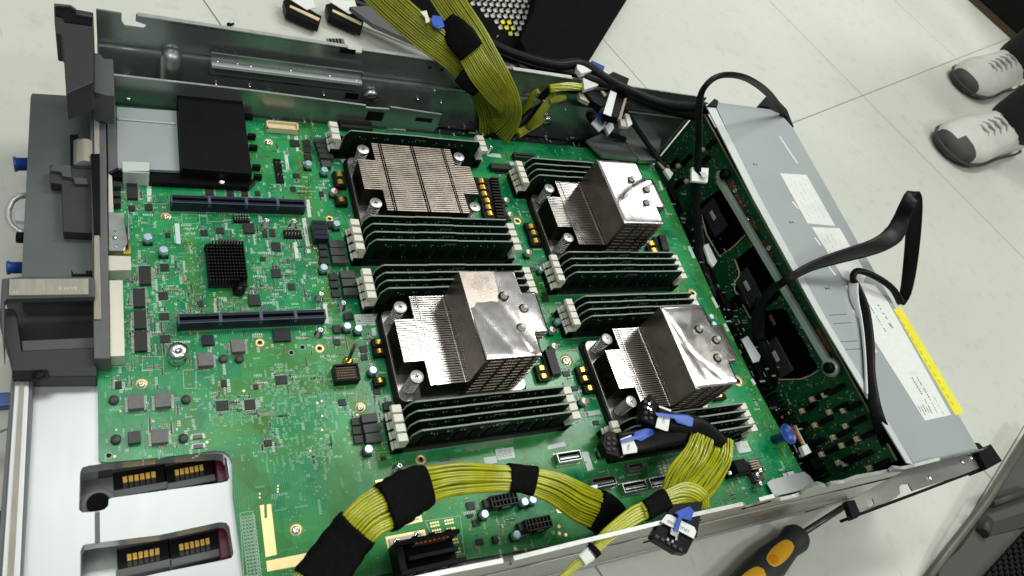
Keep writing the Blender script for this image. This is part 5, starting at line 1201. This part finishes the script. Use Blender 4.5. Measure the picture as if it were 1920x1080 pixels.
quad_plate(t, 'metal_clip', [(1259,990,H_+3),(1274,997,H_+3),(1270,1008,H_+3),(1257,1001,H_+3)], H_, 1.5, 'chrome', 0.2)
for q in ((1253,1011),(1262,1015),(1269,1010)): quad_plate(t, 'metal_prong', [(q[0]-2,q[1]-3,H_+2),(q[0]+2,q[1]-2,H_+2),(q[0]+1,q[1]+3,H_+2),(q[0]-3,q[1]+2,H_+2)], H_, 2, 'chrome', 0.1)
for i in range(5): q = (1233+i*11, 1004+i*6); quad_plate(t, 'plug_rib', [(q[0]-3,q[1]-3,H_+1.2),(q[0]+4,q[1]+1,H_+1.2),(q[0]+2,q[1]+6,H_+1.2),(q[0]-5,q[1]+2,H_+1.2)], H_, 2, 'charcoal', 0.2)
def text_on(parent, s_, q, z, hpx, dirpx, m='ink'):
    cu = bpy.data.curves.new('lettering', 'FONT'); cu.body = s_; cu.size = 1; cu.extrude = 0.02; cu.align_x = 'CENTER'; cu.align_y = 'CENTER'
    o = bpy.data.objects.new('lettering', cu); C.objects.link(o); bpy.context.view_layer.update()
    me = bpy.data.meshes.new_from_object(o.evaluated_get(bpy.context.evaluated_depsgraph_get())); bpy.data.objects.remove(o)
    p = at(*q, z); p2 = at(q[0]+dirpx[0], q[1]+dirpx[1], z); d = (p2-p).normalized(); nn = Vector((-d.y, d.x, 0))
    dist = (p - Vector((0,0,CH))).dot(r2); sz = hpx*dist/FP*1.35
    b = MB(); b.add([p + d*v.co.x*sz + nn*v.co.y*sz + Vector((0,0,v.co.z*1.0)) for v in me.vertices], [tuple(f.vertices) for f in me.polygons])
    return b.build('lettering', M[m], parent)
text_on(tagl, 'CPU2', (1284, 992), H_+2.3, 6, (-10,-5)); text_on(tagl, 'RAID', (1259, 980), H_+2.3, 6, (-10,-5))
text_on(hl, 'E H W', (128, 541), 27.6, 8, (10,0), 'beige'); text_on(hl, 'AC', (30, 548), 27.6, 6, (10,0), 'beige')
# two more plugs lying on the memory
t = thing('cable_plug', 'black cable plug with white tag and blue pull tab resting against the lower right heatsink', 'cable plug', at(1240,785,40))
Z_ = 50
quad_plate(t, 'plug_body', [(1207,750,Z_+4),(1218,739,Z_+4),(1232,744,Z_+4),(1228,752,Z_+4),(1237,757,Z_+4),(1228,798,Z_),(1201,786,Z_)], Z_, 8, 'black', 0.6)
pl = Path([(1228,782,Z_-1,40),(1262,792,Z_-1,36),(1300,795,Z_-2,34),(1332,812,Z_-3,30),(1356,832,Z_-4,22)]); sleeve(t, 'flat_lead', pl, 0, 1, 2.6, 'sleeve', 1.0, wob=0.01)
tg = quad_plate(t, 'white_tag', [(1236,760,Z_+3),(1259,768,Z_+3),(1253,808,Z_+3),(1249,808,Z_+3),(1229,801,Z_+3),(1234,780,Z_+3)], Z_, 0.7, 'white', 0.2)
quad_plate(t, 'blue_pull_tab', [(1228,774,Z_+5),(1264,778,Z_+5),(1268,776,Z_+6),(1290,779,Z_+6),(1301,785,Z_+6),(1299,799,Z_+6),(1294,800,Z_+6),(1270,793,Z_+6),(1264,785,Z_+5),(1232,780,Z_+5)], Z_, 1.5, 'blue', 0.4)
text_on(tg, 'CPU', (1245, 788), Z_+3.3, 5, (2,-10))
for i in range(8): q = (1212+(i%2)*10, 752+(i//2)*10); quad_plate(t, 'plug_rib', [(q[0]-3,q[1]-2,Z_+5),(q[0]+3,q[1],Z_+5),(q[0]+2,q[1]+5,Z_+4.5),(q[0]-4,q[1]+3,Z_+4.5)], Z_, 1, 'charcoal', 0.2)
for q in ((1216,758),(1214,766),(1219,769)): p = at(*q, Z_+5); b = MB(); b.cyl(p, 0.9, 1.2, 8); b.build('metal_prong', M['chrome'], t)
t = thing('cable_plug', 'black cable plug with white tag and blue pull tab lying over the nearest memory module', 'cable plug', at(1170,830,40))
Z_ = 40
quad_plate(t, 'plug_body', [(1134,812,Z_),(1143,807,Z_),(1160,812,Z_),(1170,853,Z_),(1162,857,Z_),(1137,850,Z_),(1129,830,Z_)], Z_, 9, 'black', 0.6)
pl = Path([(1160,833,Z_-2,42),(1200,826,Z_-1,44),(1250,815,Z_-1,42),(1300,812,Z_-2,36),(1326,822,Z_-4,24)]); sleeve(t, 'flat_lead', pl, 0, 1, 2.6, 'sleeve', 1.0, wob=0.01)
tg = quad_plate(t, 'white_tag', [(1163,823,Z_+3),(1184,815,Z_+3),(1195,840,Z_+3),(1195,848,Z_+3),(1169,852,Z_+3)], Z_, 0.7, 'white', 0.2)
quad_plate(t, 'blue_pull_tab', [(1163,826,Z_+5),(1188,818,Z_+5),(1191,810,Z_+6),(1212,803,Z_+6),(1225,805,Z_+6),(1227,814,Z_+6),(1203,827,Z_+6),(1192,824,Z_+5),(1165,831,Z_+5)], Z_, 1.5, 'blue', 0.4)
text_on(tg, 'CPU', (1179, 838), Z_+3.3, 5, (2,-10))
for i in range(6): q = (1142+(i%2)*10, 820+(i//2)*10); quad_plate(t, 'plug_rib', [(q[0]-3,q[1]-2,Z_+1),(q[0]+3,q[1],Z_+1),(q[0]+2,q[1]+5,Z_+1),(q[0]-4,q[1]+3,Z_+1)], Z_, 1, 'charcoal', 0.2)
# bundles coming over the far wall
t = thing('wire_bundle', 'wide olive yellow wire bundle crossing the far wall with black tape and a blue tab', 'cable', at(930,220,0))
pe = Path([(690,-35,90,62),(735,10,92,62),(795,62,92,60),(850,105,84,56),(885,140,70,52),(908,175,50,54),(926,210,28,64),(935,245,6,80)])
pf = Path([(815,-40,96,60),(850,12,98,60),(888,65,96,54),(915,110,88,50),(938,150,78,48),(957,190,60,40),(955,222,36,46),(930,248,10,70)])
wires(t, 'wires', pe, 0, 1, 13, 2, 1.1, 'olive', 21, 1, 0.3, 40); wires(t, 'wires', pf, 0, 1, 13, 2, 1.1, 'olive', 22, 1, 0.3, 40)
pg = Path([(836,36,103,30),(852,55,104,50),(868,76,103,58),(884,98,98,52)]); sleeve(t, 'black_tape', pg, 0.1, 1.0, 4, 'tape', 1.0); 
pg2 = Path([(862,140,80,30),(880,155,76,36),(895,170,70,26)]); sleeve(t, 'black_tape', pg2, 0, 1, 3, 'tape', 1)
pg3 = Path([(878,95,97,50),(902,135,90,54),(930,172,72,52),(956,208,44,40),(945,240,20,60)]); wires(t, 'wires', pg3, 0, 1, 12, 1, 1.15, 'olive', 23, 1, 0.2, 24)
quad_plate(t, 'blue_pull_tab', [(808,36,106),(812,28,106),(828,30,106),(834,49,106),(822,53,106),(812,46,106)], 0, 2, 'blue', 0.5); quad_plate(t, 'white_tag', [(788,22,106),(800,19,106),(806,40,106),(799,43,106),(797,32,106)], 0, 1, 'latch', 0.2)
for k, q in enumerate([[(975,215,20,12),(990,195,40,14),(1002,175,55,14),(1010,170,60,10)],[(990,240,14,14),(1010,215,34,18),(1035,180,52,18),(1040,175,56,14)],[(1030,190,50,10),(1045,185,54,16),(1060,183,56,10)],[(1030,166,66,16),(1055,162,70,18),(1090,163,72,16)],[(970,250,10,20),(1000,235,14,16),(1020,222,22,12)]]):
    wires(t, 'wires', Path(q), 0, 1, 5, 2, 1.1, 'yellow' if k == 3 else 'olive', 30+k, 1, 0.3, 10)
# black harness along the far wall
t = thing('cable_harness', 'loose black cable harness lying along the far right rim of the chassis', 'cable', at(1150,170,60))
b = MB()
for pts, r_ in (([(880,60,70),(960,100,72),(1040,122,76),(1090,120,80),(1140,150,80),(1200,180,78),(1260,198,76),(1322,200,70)], 5.5),
               ([(930,100,60),(1000,120,66),(1060,135,70),(1110,150,74),(1160,168,74),(1220,196,70),(1300,216,60)], 6.5),
               ([(970,125,70),(1020,150,60),(1015,170,50),(1040,165,60),(1090,170,66),(1150,165,74)], 4),
               ([(1095,190,40),(1110,225,30),(1140,250,22),(1170,262,14)], 4),
               ([(700,-20,40),(780,40,46),(860,70,50),(940,95,58),(1010,118,64)], 4),
               ([(960,245,8),(1000,205,30),(1030,165,56),(1060,150,66)], 5),
               ([(1165,200,50),(1200,250,30),(1235,300,14),(1250,318,10)], 3.2), ([(1180,215,44),(1210,262,24),(1240,300,12)], 2.2)):
    pp = Path([(x, y, z, 1) for x, y, z in pts]); b.tube([pp.ev(i/40)[0] for i in range(41)], r_, 10)
b.parts('black_leads', M['sleeve'], t)
for nm, pts, th, m in (('white_plug', [(1082,120,82),(1088,115,82),(1110,120,82),(1112,132,82),(1090,138,82),(1082,128,82)], 6, 'white'), ('navy_plug', [(1110,113,84),(1134,124,84),(1131,136,84),(1108,126,84)], 6, 'navyblue'),
     ('white_plug', [(1122,135,80),(1138,132,80),(1141,142,80),(1124,148,80)], 6, 'white'), ('clear_wrap', [(1092,138,76),(1118,142,76),(1122,160,76),(1096,168,76)], 5, 'clearp'), ('black_plug', [(1140,140,78),(1150,134,78),(1180,147,78),(1175,162,78),(1150,155,78)], 6, 'black'),
     ('grey_plug', [(1084,170,66),(1100,168,66),(1114,188,66),(1105,192,66),(1088,184,66)], 5, 'beige'), ('black_plug', [(1098,172,70),(1118,160,70),(1140,178,70),(1130,200,70),(1112,190,70)], 8, 'black'), ('black_plug', [(1150,172,72),(1176,184,72),(1164,222,72),(1140,216,72),(1134,205,72)], 9, 'black'),
     ('contact_strip', [(1122,163,72),(1126,160,72),(1138,178,72),(1134,181,72)], 2, 'tan'), ('contact_strip', [(1171,184,74),(1176,183,74),(1165,224,74),(1159,223,74)], 3, 'tan'), ('white_tag', [(1145,169,75),(1157,174,75),(1146,218,75),(1131,212,75)], 1, 'white'),
     ('blue_cord', [(1107,192,60),(1113,193,60),(1135,228,54),(1131,234,54)], 2, 'blue'), ('white_tag', [(1109,230,50),(1130,210,50),(1139,220,50),(1134,238,50),(1124,246,50)], 2, 'white'), ('clear_wrap', [(1134,236,46),(1148,225,46),(1152,240,46),(1142,252,46)], 4, 'clearp'),
     ('white_plug', [(1172,212,56),(1180,214,56),(1186,232,56),(1178,238,56)], 4, 'white'), ('clear_wrap', [(1162,222,54),(1174,224,54),(1178,238,54),(1165,236,54)], 4, 'beige'), ('tan_lead', [(1233,303,14),(1239,300,14),(1250,314,12),(1245,318,12)], 2, 'tan'), ('white_plug', [(1246,318,13),(1252,313,13),(1263,325,12),(1257,335,12)], 4, 'white')):
    quad_plate(t, nm, pts, 0, th, m, 0.4)
# flat cable over the drive bay, thick lead loop, long lead
def flat(name, label, pts, th, m='sleeve', grow=1.0):
    t = thing(name, label, 'cable', at(pts[0][0], pts[0][1], 0)); pp = Path(pts); sleeve(t, 'lead', pp, 0, 1, th, m, grow, 16, 60); return t
flat('flat_cable', 'black flat ribbon cable crossing the drive bay labels with its upright fold beyond', [(1425,640,6,22),(1420,600,20,20),(1440,552,50,16),(1475,525,80,14),(1520,500,92,18),(1570,483,102,24),(1640,462,118,30),(1675,440,126,36),(1690,410,136,28),(1703,380,150,26),(1712,368,152,28),(1714,392,140,28),(1712,440,118,26),(1706,500,90,24),(1698,548,62,20),(1688,570,50,14)], 1.6)
flat('power_lead', 'round black lead running down over the drive bay labels into the chassis', [(1688,566,76,14),(1672,540,86,12),(1640,518,90,12),(1608,508,88,12),(1599,522,82,12),(1608,540,79,14),(1622,580,79,17),(1630,640,79,18),(1632,700,78,18),(1640,760,77,22),(1652,800,70,26),(1675,850,54,28),(1700,880,46,22)], 3.6)
flat('clear_sleeve', 'thin silver sleeve beside the round black lead on the drive bay', [(1600,530,80,18),(1602,560,79,16),(1614,600,78,6),(1621,660,78,5),(1625,740,78,5)], 1.0, 'lid_light')
t = flat('loop_cable', 'long black lead looping high above the far right corner with a small white tag', [(1340,560,-10,12),(1315,480,0,14),(1306,400,30,14),(1308,330,60,13),(1310,260,90,13),(1311,200,125,14),(1320,165,150,11),(1350,142,160,11),(1395,145,150,12),(1435,170,120,13),(1460,200,90,12),(1480,235,60,10)], 2.6)
quad_plate(t, 'white_tag', [(1297,313,64),(1329,315,64),(1327,342,62),(1297,339,62)], 0, 3, 'white', 0.3)
b = MB(); p = at(1320,328,66); b.box(p.x-4, p.x+4, p.y-4, p.y+4, 65.6, 66); b.build('tag_print', M['ink_lt'], t)
flat('fan_lead', 'dark lead running down through the fan bay between board and backplane', [(1428,560,20,20),(1422,600,12,24),(1428,650,0,24),(1460,720,-20,20),(1500,780,-30,18)], 4)
flat('fan_lead', 'thick black lead lying in the upper part of the fan bay', [(1300,300,10,10),(1306,380,0,12),(1315,440,-10,14),(1330,520,-20,14)], 4)
b = MB(); pp = Path([(1490,800,10,6),(1498,815,12,6),(1510,835,12,6)])
t = thing('sensor_plug', 'small white plug on thin coloured wires beside the blue knob', 'cable plug', at(1505,840,0))
for k, m_ in enumerate(('red','yellow','label_lt')):
    b = MB(); pp = Path([(1486+k*3,798,4,6),(1492+k*3,812,10,6),(1503+k*3,833,14,6)]); b.tube([pp.ev(i/10)[0] for i in range(11)], 0.8, 6); b.build('wire', M[m_], t)
quad_plate(t, 'plug', [(1503,836,14),(1513,832,14),(1522,848,14),(1510,854,14)], 0, 5, 'white', 0.4)
t = thing('cable_tie', 'small white cable clip near the right edge of the board', 'cable clip', at(1330,480,0))
quad_plate(t, 'clip', [(1320,460,10),(1328,456,10),(1345,490,10),(1338,500,10),(1330,490,10)], 0, 3, 'white', 0.4)
# clutter in the fan bay
t = thing('fan_connector_row', 'row of dark fan connectors and added fan bodies in the gap beside the motherboard edge', 'connector strip', at(1480,720,-40))
b = MB()
for q in ((1395,560),(1432,705),(1450,760),(1478,800),(1500,850),(1530,870),(1415,690)):
    p = at(*q, -10); b.box(p.x-7, p.x+7, p.y-6, p.y+6, -48, -8)
for i in range(26): p = at(1420+i*5.5, 690+i*8, -12); b.box(p.x-4, p.x+4, p.y-1.1, p.y+1.1, -40, -10)
for yc in (430, 385, 330, 285, 240, 196):
    b.box(572, 592, yc-17, yc+17, -46, -14); b.box(574, 582, yc-12, yc+12, -14, -4)  # fan body boxes added to give the gap a dark band
b.parts('connector_or_fan_body', M['black'], t, bevel=0.5)

# ------------------------------------------------------------------ around the server
# perforated black bezel behind
t = thing('perforated_panel', 'black metal case part with a honeycomb grille behind the far wall of the server', 'metal panel', at(1020,50,-56))
zq = -53
out_ = P2([(610,-110),(655,10),(690,25),(780,70),(900,110),(1000,125),(1100,122),(1180,-8),(1250,-110)], zq)
holes = []; cen = at(985,-20,zq); ux = (at(1000,-20,zq)-at(985,-20,zq)); 
tri_ = [(848,-30),(1018,-30),(978,66),(952,66)]
def inside(x, y):
    s_ = None; n_ = len(tri_)
    for i in range(n_):
        a, c = tri_[i], tri_[(i+1) % n_]; cr_ = (c[0]-a[0])*(y-a[1])-(c[1]-a[1])*(x-a[0])
        if s_ is None: s_ = cr_ > 0
        elif (cr_ > 0) != s_: return False
    return True
for j in range(-8, 8):
    for i in range(-16, 16):
        px_, py_ = 965+i*11.8+(5.9 if j % 2 else 0)+j*1.2, 20+j*10.6+i*0.6
        if inside(px_, py_) and py_ > -16:
            holes.append([at(px_+5.4*math.cos(math.radians(a)), py_+5.6*math.sin(math.radians(a)), zq).to_2d() for a in range(0, 360, 60)])
b = MB(); b.prism([out_] + holes, zq-1.0, zq); b.build('grille_sheet', M['matte'], t)
b = MB(); b.prism(P2([(1016,-60),(1000,20),(975,75),(1000,118),(1098,118),(1176,-8),(1220,-80)], zq+30), zq, zq+30); b.build('side_box', M['matte'], t, bevel=1.5)
b = MB()
for q0, q1 in (((660,0),(965,108)),((880,66),(1000,110)),((640,18),(830,95))):
    a, c = at(*q0, zq+6), at(*q1, zq+6); b.tube([a, c], 1.8, 8)
b.parts('edge_bead', M['frame'], t)
b = MB()
for q in ((932,70),(996,105)): p = at(*q, zq+6); b.cyl((p.x,p.y,zq), 1.2, 9, 8)
b.parts('pin', M['chrome'], t)
t = thing('adhesive_tag', 'small yellow tag on the floor seen through the honeycomb grille', 'tag', at(950,45,-56)); b = MB(); b.prism(P2([(938,36),(962,38),(962,64),(944,58)], -55), -55.9, -55.4); b.build('sheet', M['ylabel'], t)
# grey blade like flange between grille and wall
t = thing('metal_strip', 'grey sheet metal strip lying under the olive wire bundles behind the server', 'metal strip', at(760,60,-56))
b = MB(); b.prism(P2([(655,12),(690,10),(860,92),(960,118),(850,110),(700,45)], -30), -36, -30); b.build('strip', M['frame'], t, bevel=0.8)
# two spare connectors on the floor
for k, (dx, dy, lb) in enumerate(((0,0,'left black ribbon plug with white label on the floor behind the server'), (80,8,'right black ribbon plug with white label on the floor behind the server'))):
    t = thing('ribbon_plug', lb, 'cable plug', at(568+dx,25+dy,-56), 'spare ribbon plugs on the floor')
    z_ = -42
    quad_plate(t, 'plug_body', [(531+dx,0+dy,z_),(545+dx,-4+dy,z_),(603+dx,30+dy,z_),(598+dx,48+dy,z_),(537+dx,22+dy,z_)], 0, 9, 'black', 0.5)
    quad_plate(t, 'contact_strip', [(544+dx,9+dy,z_+1),(600+dx,34+dy,z_+1),(597+dx,39+dy,z_+1),(543+dx,13+dy,z_+1)], 0, 1.2, 'cream', 0.1)
    quad_plate(t, 'white_label', [(534+dx,-8+dy,z_+1.5),(585+dx,-8+dy,z_+1.5),(592+dx,14+dy,z_+1.5),(575+dx,18+dy,z_+1.5)], 0, 1, 'white', 0.1)
t = thing('loose_screw', 'tiny black screw lying on a tile seam behind the chassis', 'screw', at(428,47,-56)); b = MB(); p = at(428,47,-54); b.lathe(p, [(2.6,0),(2.6,2),(1.2,2.2),(1.2,7)], 12, 0, (0.8,0.5,0)); b.build('screw_body', M['black'], t)
t = thing('floor_print', 'short printed code on the floor behind the chassis wall', 'print', at(628,79,-56)); b = MB()
for k in range(5): p = at(617+k*6, 78, -56); b.box(p.x-3, p.x+3, p.y-5, p.y+5, -55.98, -55.8)
b.build('print_mark', M['ink'], t)
# screwdriver
t = thing('screwdriver', 'black and amber handled screwdriver on the floor in front of the chassis', 'screwdriver', at(1450,1040,-56))
ax0 = at(1404,1094,-40); ax1 = at(1497,1004,-40); d = (ax1-ax0); L_ = d.length; d.normalize()
b = MB(); b.lathe(ax0, [(6,-34),(11,-30),(14,-18),(15.6,L_*0.15),(15.2,L_*0.42),(12.6,L_*0.66),(11.6,L_*0.76),(13,L_*0.86),(13.6,L_*0.93),(12,L_*0.99),(5,L_*1.02)], 32, 0, d); b.build('handle', M['charcoal'], t)
sh0 = ax1; sh1 = at(1592,944,-30); b = MB(); b.tube([sh0 - d*3, sh1], 3.0, 16); b.build('shaft', M['shaft'], t)
nn = Vector((-d.y, d.x, 0)); vv = (Vector((0,0,CH))-(ax0+ax1)/2).normalized(); vv = (vv - d*vv.dot(d)).normalized(); sdv = d.cross(vv)
def inset(c0, c1, wd, rr_, m, nm):
    b = MB(); n_ = 22; vs = []; fs = []; m2 = 7
    for i in range(n_+1):
        f = i/n_; x_ = c0+(c1-c0)*f; hw = wd*math.sqrt(max(0, 1-(2*f-1)**2))**0.7; R_ = rr_(x_)
        for j in range(m2): a_ = hw*(j/(m2-1)*2-1)/R_; vs.append(ax0 + d*x_ + vv*math.cos(a_)*R_ + sdv*math.sin(a_)*R_)
    for i in range(n_):
        for j in range(m2-1): fs.append((i*m2+j, (i+1)*m2+j, (i+1)*m2+j+1, i*m2+j+1))
    b.add(vs, fs, 0, True); b.build(nm, M[m], t)
RF = lambda x_: 15.9 if x_ < L_*0.36 else 15.9-(x_-L_*0.36)/(L_*0.30)*2.9
inset(L_*0.22, L_*0.72, 7.5, lambda x_: RF(x_), 'sdy', 'grip_inset'); inset(L_*0.25, L_*0.38, 4.2, lambda x_: RF(x_)+0.3, 'sdo', 'grip_dot'); inset(-L_*0.42, L_*0.12, 8.5, lambda x_: 15.8, 'sdy', 'grip_inset')
# rack door in the lower right corner
t = thing('rack_door', 'grey framed rack door with black mesh lying at the lower right', 'rack door', at(1880,1000,-56))
b = MB(); b.tube([at(1940,795,-30), at(1850,940,-34), at(1772,1040,-44), at(1728,1100,-52)], 4.6, 10); b.build('frame_bar', M['postgrey'], t)
b = MB(); b.prism(P2([(1935,820),(1975,830),(2050,900),(2050,1150),(1740,1150),(1765,1060),(1800,1030),(1850,960)], -46), -54, -46); b.build('panel', M['greypanel'], t)
b = MB(); b.tube([at(1858,945,-36), at(1935,918,-36)], 5, 8); b.tube([at(1850,975,-42), at(1842,1000,-42)], 7, 8); b.prism(P2([(1850,985),(1935,958),(1935,985),(1850,1005)], -44), -46, -43.5); b.parts('cross_bar_and_shadow', M['charcoal'], t)  # the last flat slab is a shadow band built as a dark strip
b = MB()
for i in range(12):
    for j in range(12):
        px_, py_ = 1852+i*9.5+j*1.5, 1078-i*10.5+j*9.5
        if px_ > 1990 or py_ > 1130 or py_ < 985: continue
        p = at(px_, py_, -40); b.obox((p.x,p.y,-40), (3.4,1.6,0.8), (-0.6,1.8,0), (0,0,2.6))
b.build('mesh', M['black'], t)
# table corner at the upper right
t = thing('cabinet_base', 'dark cabinet corner with a brown edge strip at the upper right', 'cabinet', at(1900,20,-56))
b = MB(); b.prism(P2([(1822,-12),(1905,62),(1990,140),(2150,100),(2100,-80),(1850,-80)], -40), -56, 330); b.build('cabinet_side', M['black'], t)
b = MB(); a, c = at(1822,-12,-40), at(1990,140,-40); m_ = (a+c)/2; b.obox((m_.x,m_.y,-48), (c-a)/2, Vector((c.y-a.y, a.x-c.x, 0)).normalized()*4, (0,0,8)); b.build('edge_strip', M['wood'], t)

# ------------------------------------------------------------------ person walking past
t = thing('person', 'person in black trousers and white shoes walking past on the tiled floor', 'person', (1750, 800, -56))
F = -56
fA = Vector((1640, 668, F)); fB = Vector((1900, 900, F))     # heels
dA = Vector((-0.98, -0.18, 0)); dB = Vector((-0.96, -0.25, 0))
hip = Vector((1830, 790, F+900)); lat = Vector((0.2,-0.98,0))*0 + Vector((0.22,-0.97,0))
def skin_body(chains, name, m, parent):
    vs = []; es = []; rs = []; key = {}
    def vid(p, r):
        k = tuple(round(c_, 1) for c_ in p)
        if k not in key: key[k] = len(vs); vs.append(tuple(c_*S for c_ in (Vector(p)-WL[parent.name]))); rs.append(r*S)
        return key[k]
    for chn in chains:
        ids = [vid(p, r) for p, r in chn]
        es += [(a, c) for a, c in zip(ids[:-1], ids[1:])]
    me = bpy.data.meshes.new(name); me.from_pydata(vs, es, []); me.materials.append(m)
    o = bpy.data.objects.new(name, me); C.objects.link(o); o.parent = parent; WL[o.name] = WL[parent.name]
    sk = o.modifiers.new('Skin', 'SKIN'); sk.use_smooth_shade = True
    for i, sv in enumerate(me.skin_vertices[0].data): sv.radius = (rs[i], rs[i]); sv.use_root = (i == 0)
    ss = o.modifiers.new('Subsurf', 'SUBSURF'); ss.levels = 2; ss.render_levels = 2
    return o
hA, hB = hip + lat*85, hip - lat*85
kA = (hA*0.5 + (fA+Vector((0,0,95)))*0.5) + Vector((-50,-10,0)); kB = (hB*0.5 + (fB+Vector((0,0,110)))*0.5) + Vector((-60,-10,0))
aA, aB = fA + dA*92 + Vector((0,0,90)), fB + dB*80 + Vector((0,0,92))
chest = hip + Vector((-30,-5,420)); neck = hip + Vector((-35,-5,560)); head = hip + Vector((-55,-8,690))
sA, sB = chest + lat*175 + Vector((0,0,60)), chest - lat*175 + Vector((0,0,60))
eA, eB = sA + Vector((60,-20,-280)), sB + Vector((-60,20,-280)); wA, wB = eA + Vector((-120,-20,-220)), eB + Vector((-150,20,-190))
body = skin_body([[(hip,120),(hip+Vector((-10,0,200)),125),(chest,135),(neck,55),(head-Vector((0,0,40)),72),(head+Vector((0,0,60)),80)],
  [(hip,120),(hA,88),(kA,56),(aA,32),(aA+Vector((0,0,-20)),26)], [(hip,120),(hB,88),(kB,56),(aB,32),(aB+Vector((0,0,-20)),26)],
  [(chest,135),(sA,52),(eA,38),(wA,27),(wA+Vector((-50,0,-60)),26),(wA+Vector((-80,0,-110)),14)], [(chest,135),(sB,52),(eB,38),(wB,27),(wB+Vector((-50,0,-60)),26),(wB+Vector((-80,0,-110)),14)]], 'body', M['skin'], t)
skin_body([[(hip+Vector((0,0,40)),128),(hip+Vector((-10,0,200)),135),(chest,148),(chest+Vector((0,0,80)),110)], [(chest,148),(sA,64),(eA,50),(wA,40)], [(chest,148),(sB,64),(eB,50),(wB,40)]], 'jacket', M['charcoal'], t)
skin_body([[(hip+Vector((0,0,60)),132),(hip,134),(hA,102),(kA,70),(aA+Vector((20,0,90)),56),(aA+Vector((8,0,-20)),56),(aA+Vector((4,0,-50)),54)], [(hip,134),(hB,102),(kB,70),(aB+Vector((20,0,90)),56),(aB+Vector((8,0,-20)),56),(aB+Vector((4,0,-50)),54)]], 'trousers', M['darkfab'], t)
skin_body([[(head+Vector((15,0,20)),82),(head+Vector((12,0,75)),86)]], 'hair', M['hair'], t)
for f0, dd, lift in ((fA, dA, 0), (fB, dB, 0)):
    b = MB(); ln = 295; secs = []; sd_ = Vector((-dd.y, dd.x, 0))
    prof = [(-6,30,62),(10,38,88),(45,41,95),(90,42,86),(125,43,74),(160,47,62),(195,51,53),(225,51,47),(252,46,41),(272,35,34),(284,18,22)]
    k = 16; vs = []; fs = []
    for (x_, hw, hh) in prof:
        for j in range(k):
            a_ = 2*math.pi*j/k; cx_, sz_ = math.cos(a_), math.sin(a_)
            vs.append(f0 + dd*x_ + sd_*hw*math.copysign(abs(cx_)**0.75, cx_) + Vector((0,0, hh/2+2 + (hh/2)*math.copysign(abs(sz_)**(0.55 if sz_ < 0 else 0.9), sz_))))
    for i in range(len(prof)-1):
        for j in range(k): j2 = (j+1) % k; fs.append((i*k+j, (i+1)*k+j, (i+1)*k+j2, i*k+j2))
    fs.append(tuple(reversed(range(k)))[::-1]); fs.append(tuple((len(prof)-1)*k+j for j in range(k))[::-1])
    mi = []
    for f in fs[:-2]:
        c_ = sum((Vector(vs[q]) for q in f), Vector())/4 - f0; x_ = c_.dot(dd); lat_ = (c_ ).dot(sd_); mi.append(1 if (c_.z < 12 or (x_ > 238 and lat_ > -6 and f0 is fA) or x_ > 272) else 0)
    b.add(vs, fs, 0, True); b.m = mi + [0, 1]; so = b.build('shoe', [M['shoe'], M['shoe_dk']], t, recalc=True)
    b = MB()
    for q in range(5):
        x_ = 128 + q*17; hh = 74 - (x_-125)*0.31; pts = [f0 + dd*(x_+(4 if k_ % 2 else -3)) + sd_*(k_-3)*8.5 + Vector((0,0,hh+4.5-abs(k_-3)**2*1.7)) for k_ in range(7)]; b.tube(pts, 2.6, 6)
    b.build('laces', M['lace'], so)
    b = MB(); pts = [f0 + dd*x_ + sd_*hw_ + Vector((0,0,14)) for x_, hw_ in ((0,-37),(45,-42),(125,-44),(195,-52),(225,-52),(252,-47),(272,-36),(285,-16),(288,0),(285,16),(272,36),(252,47),(225,52),(195,52),(125,44),(45,42),(0,37),(-8,20),(-10,0),(-8,-20),(0,-37))]; b.tube(pts, 2.6, 6); b.build('sole_edge', M['shoe_dk'], so)

# ------------------------------------------------------------------ render settings
sc.render.engine = 'CYCLES'
for o in list(bpy.data.objects):
    if o.type == 'MESH' and not o.data.materials: print('no material', o.name)
print('objects', len(bpy.data.objects))
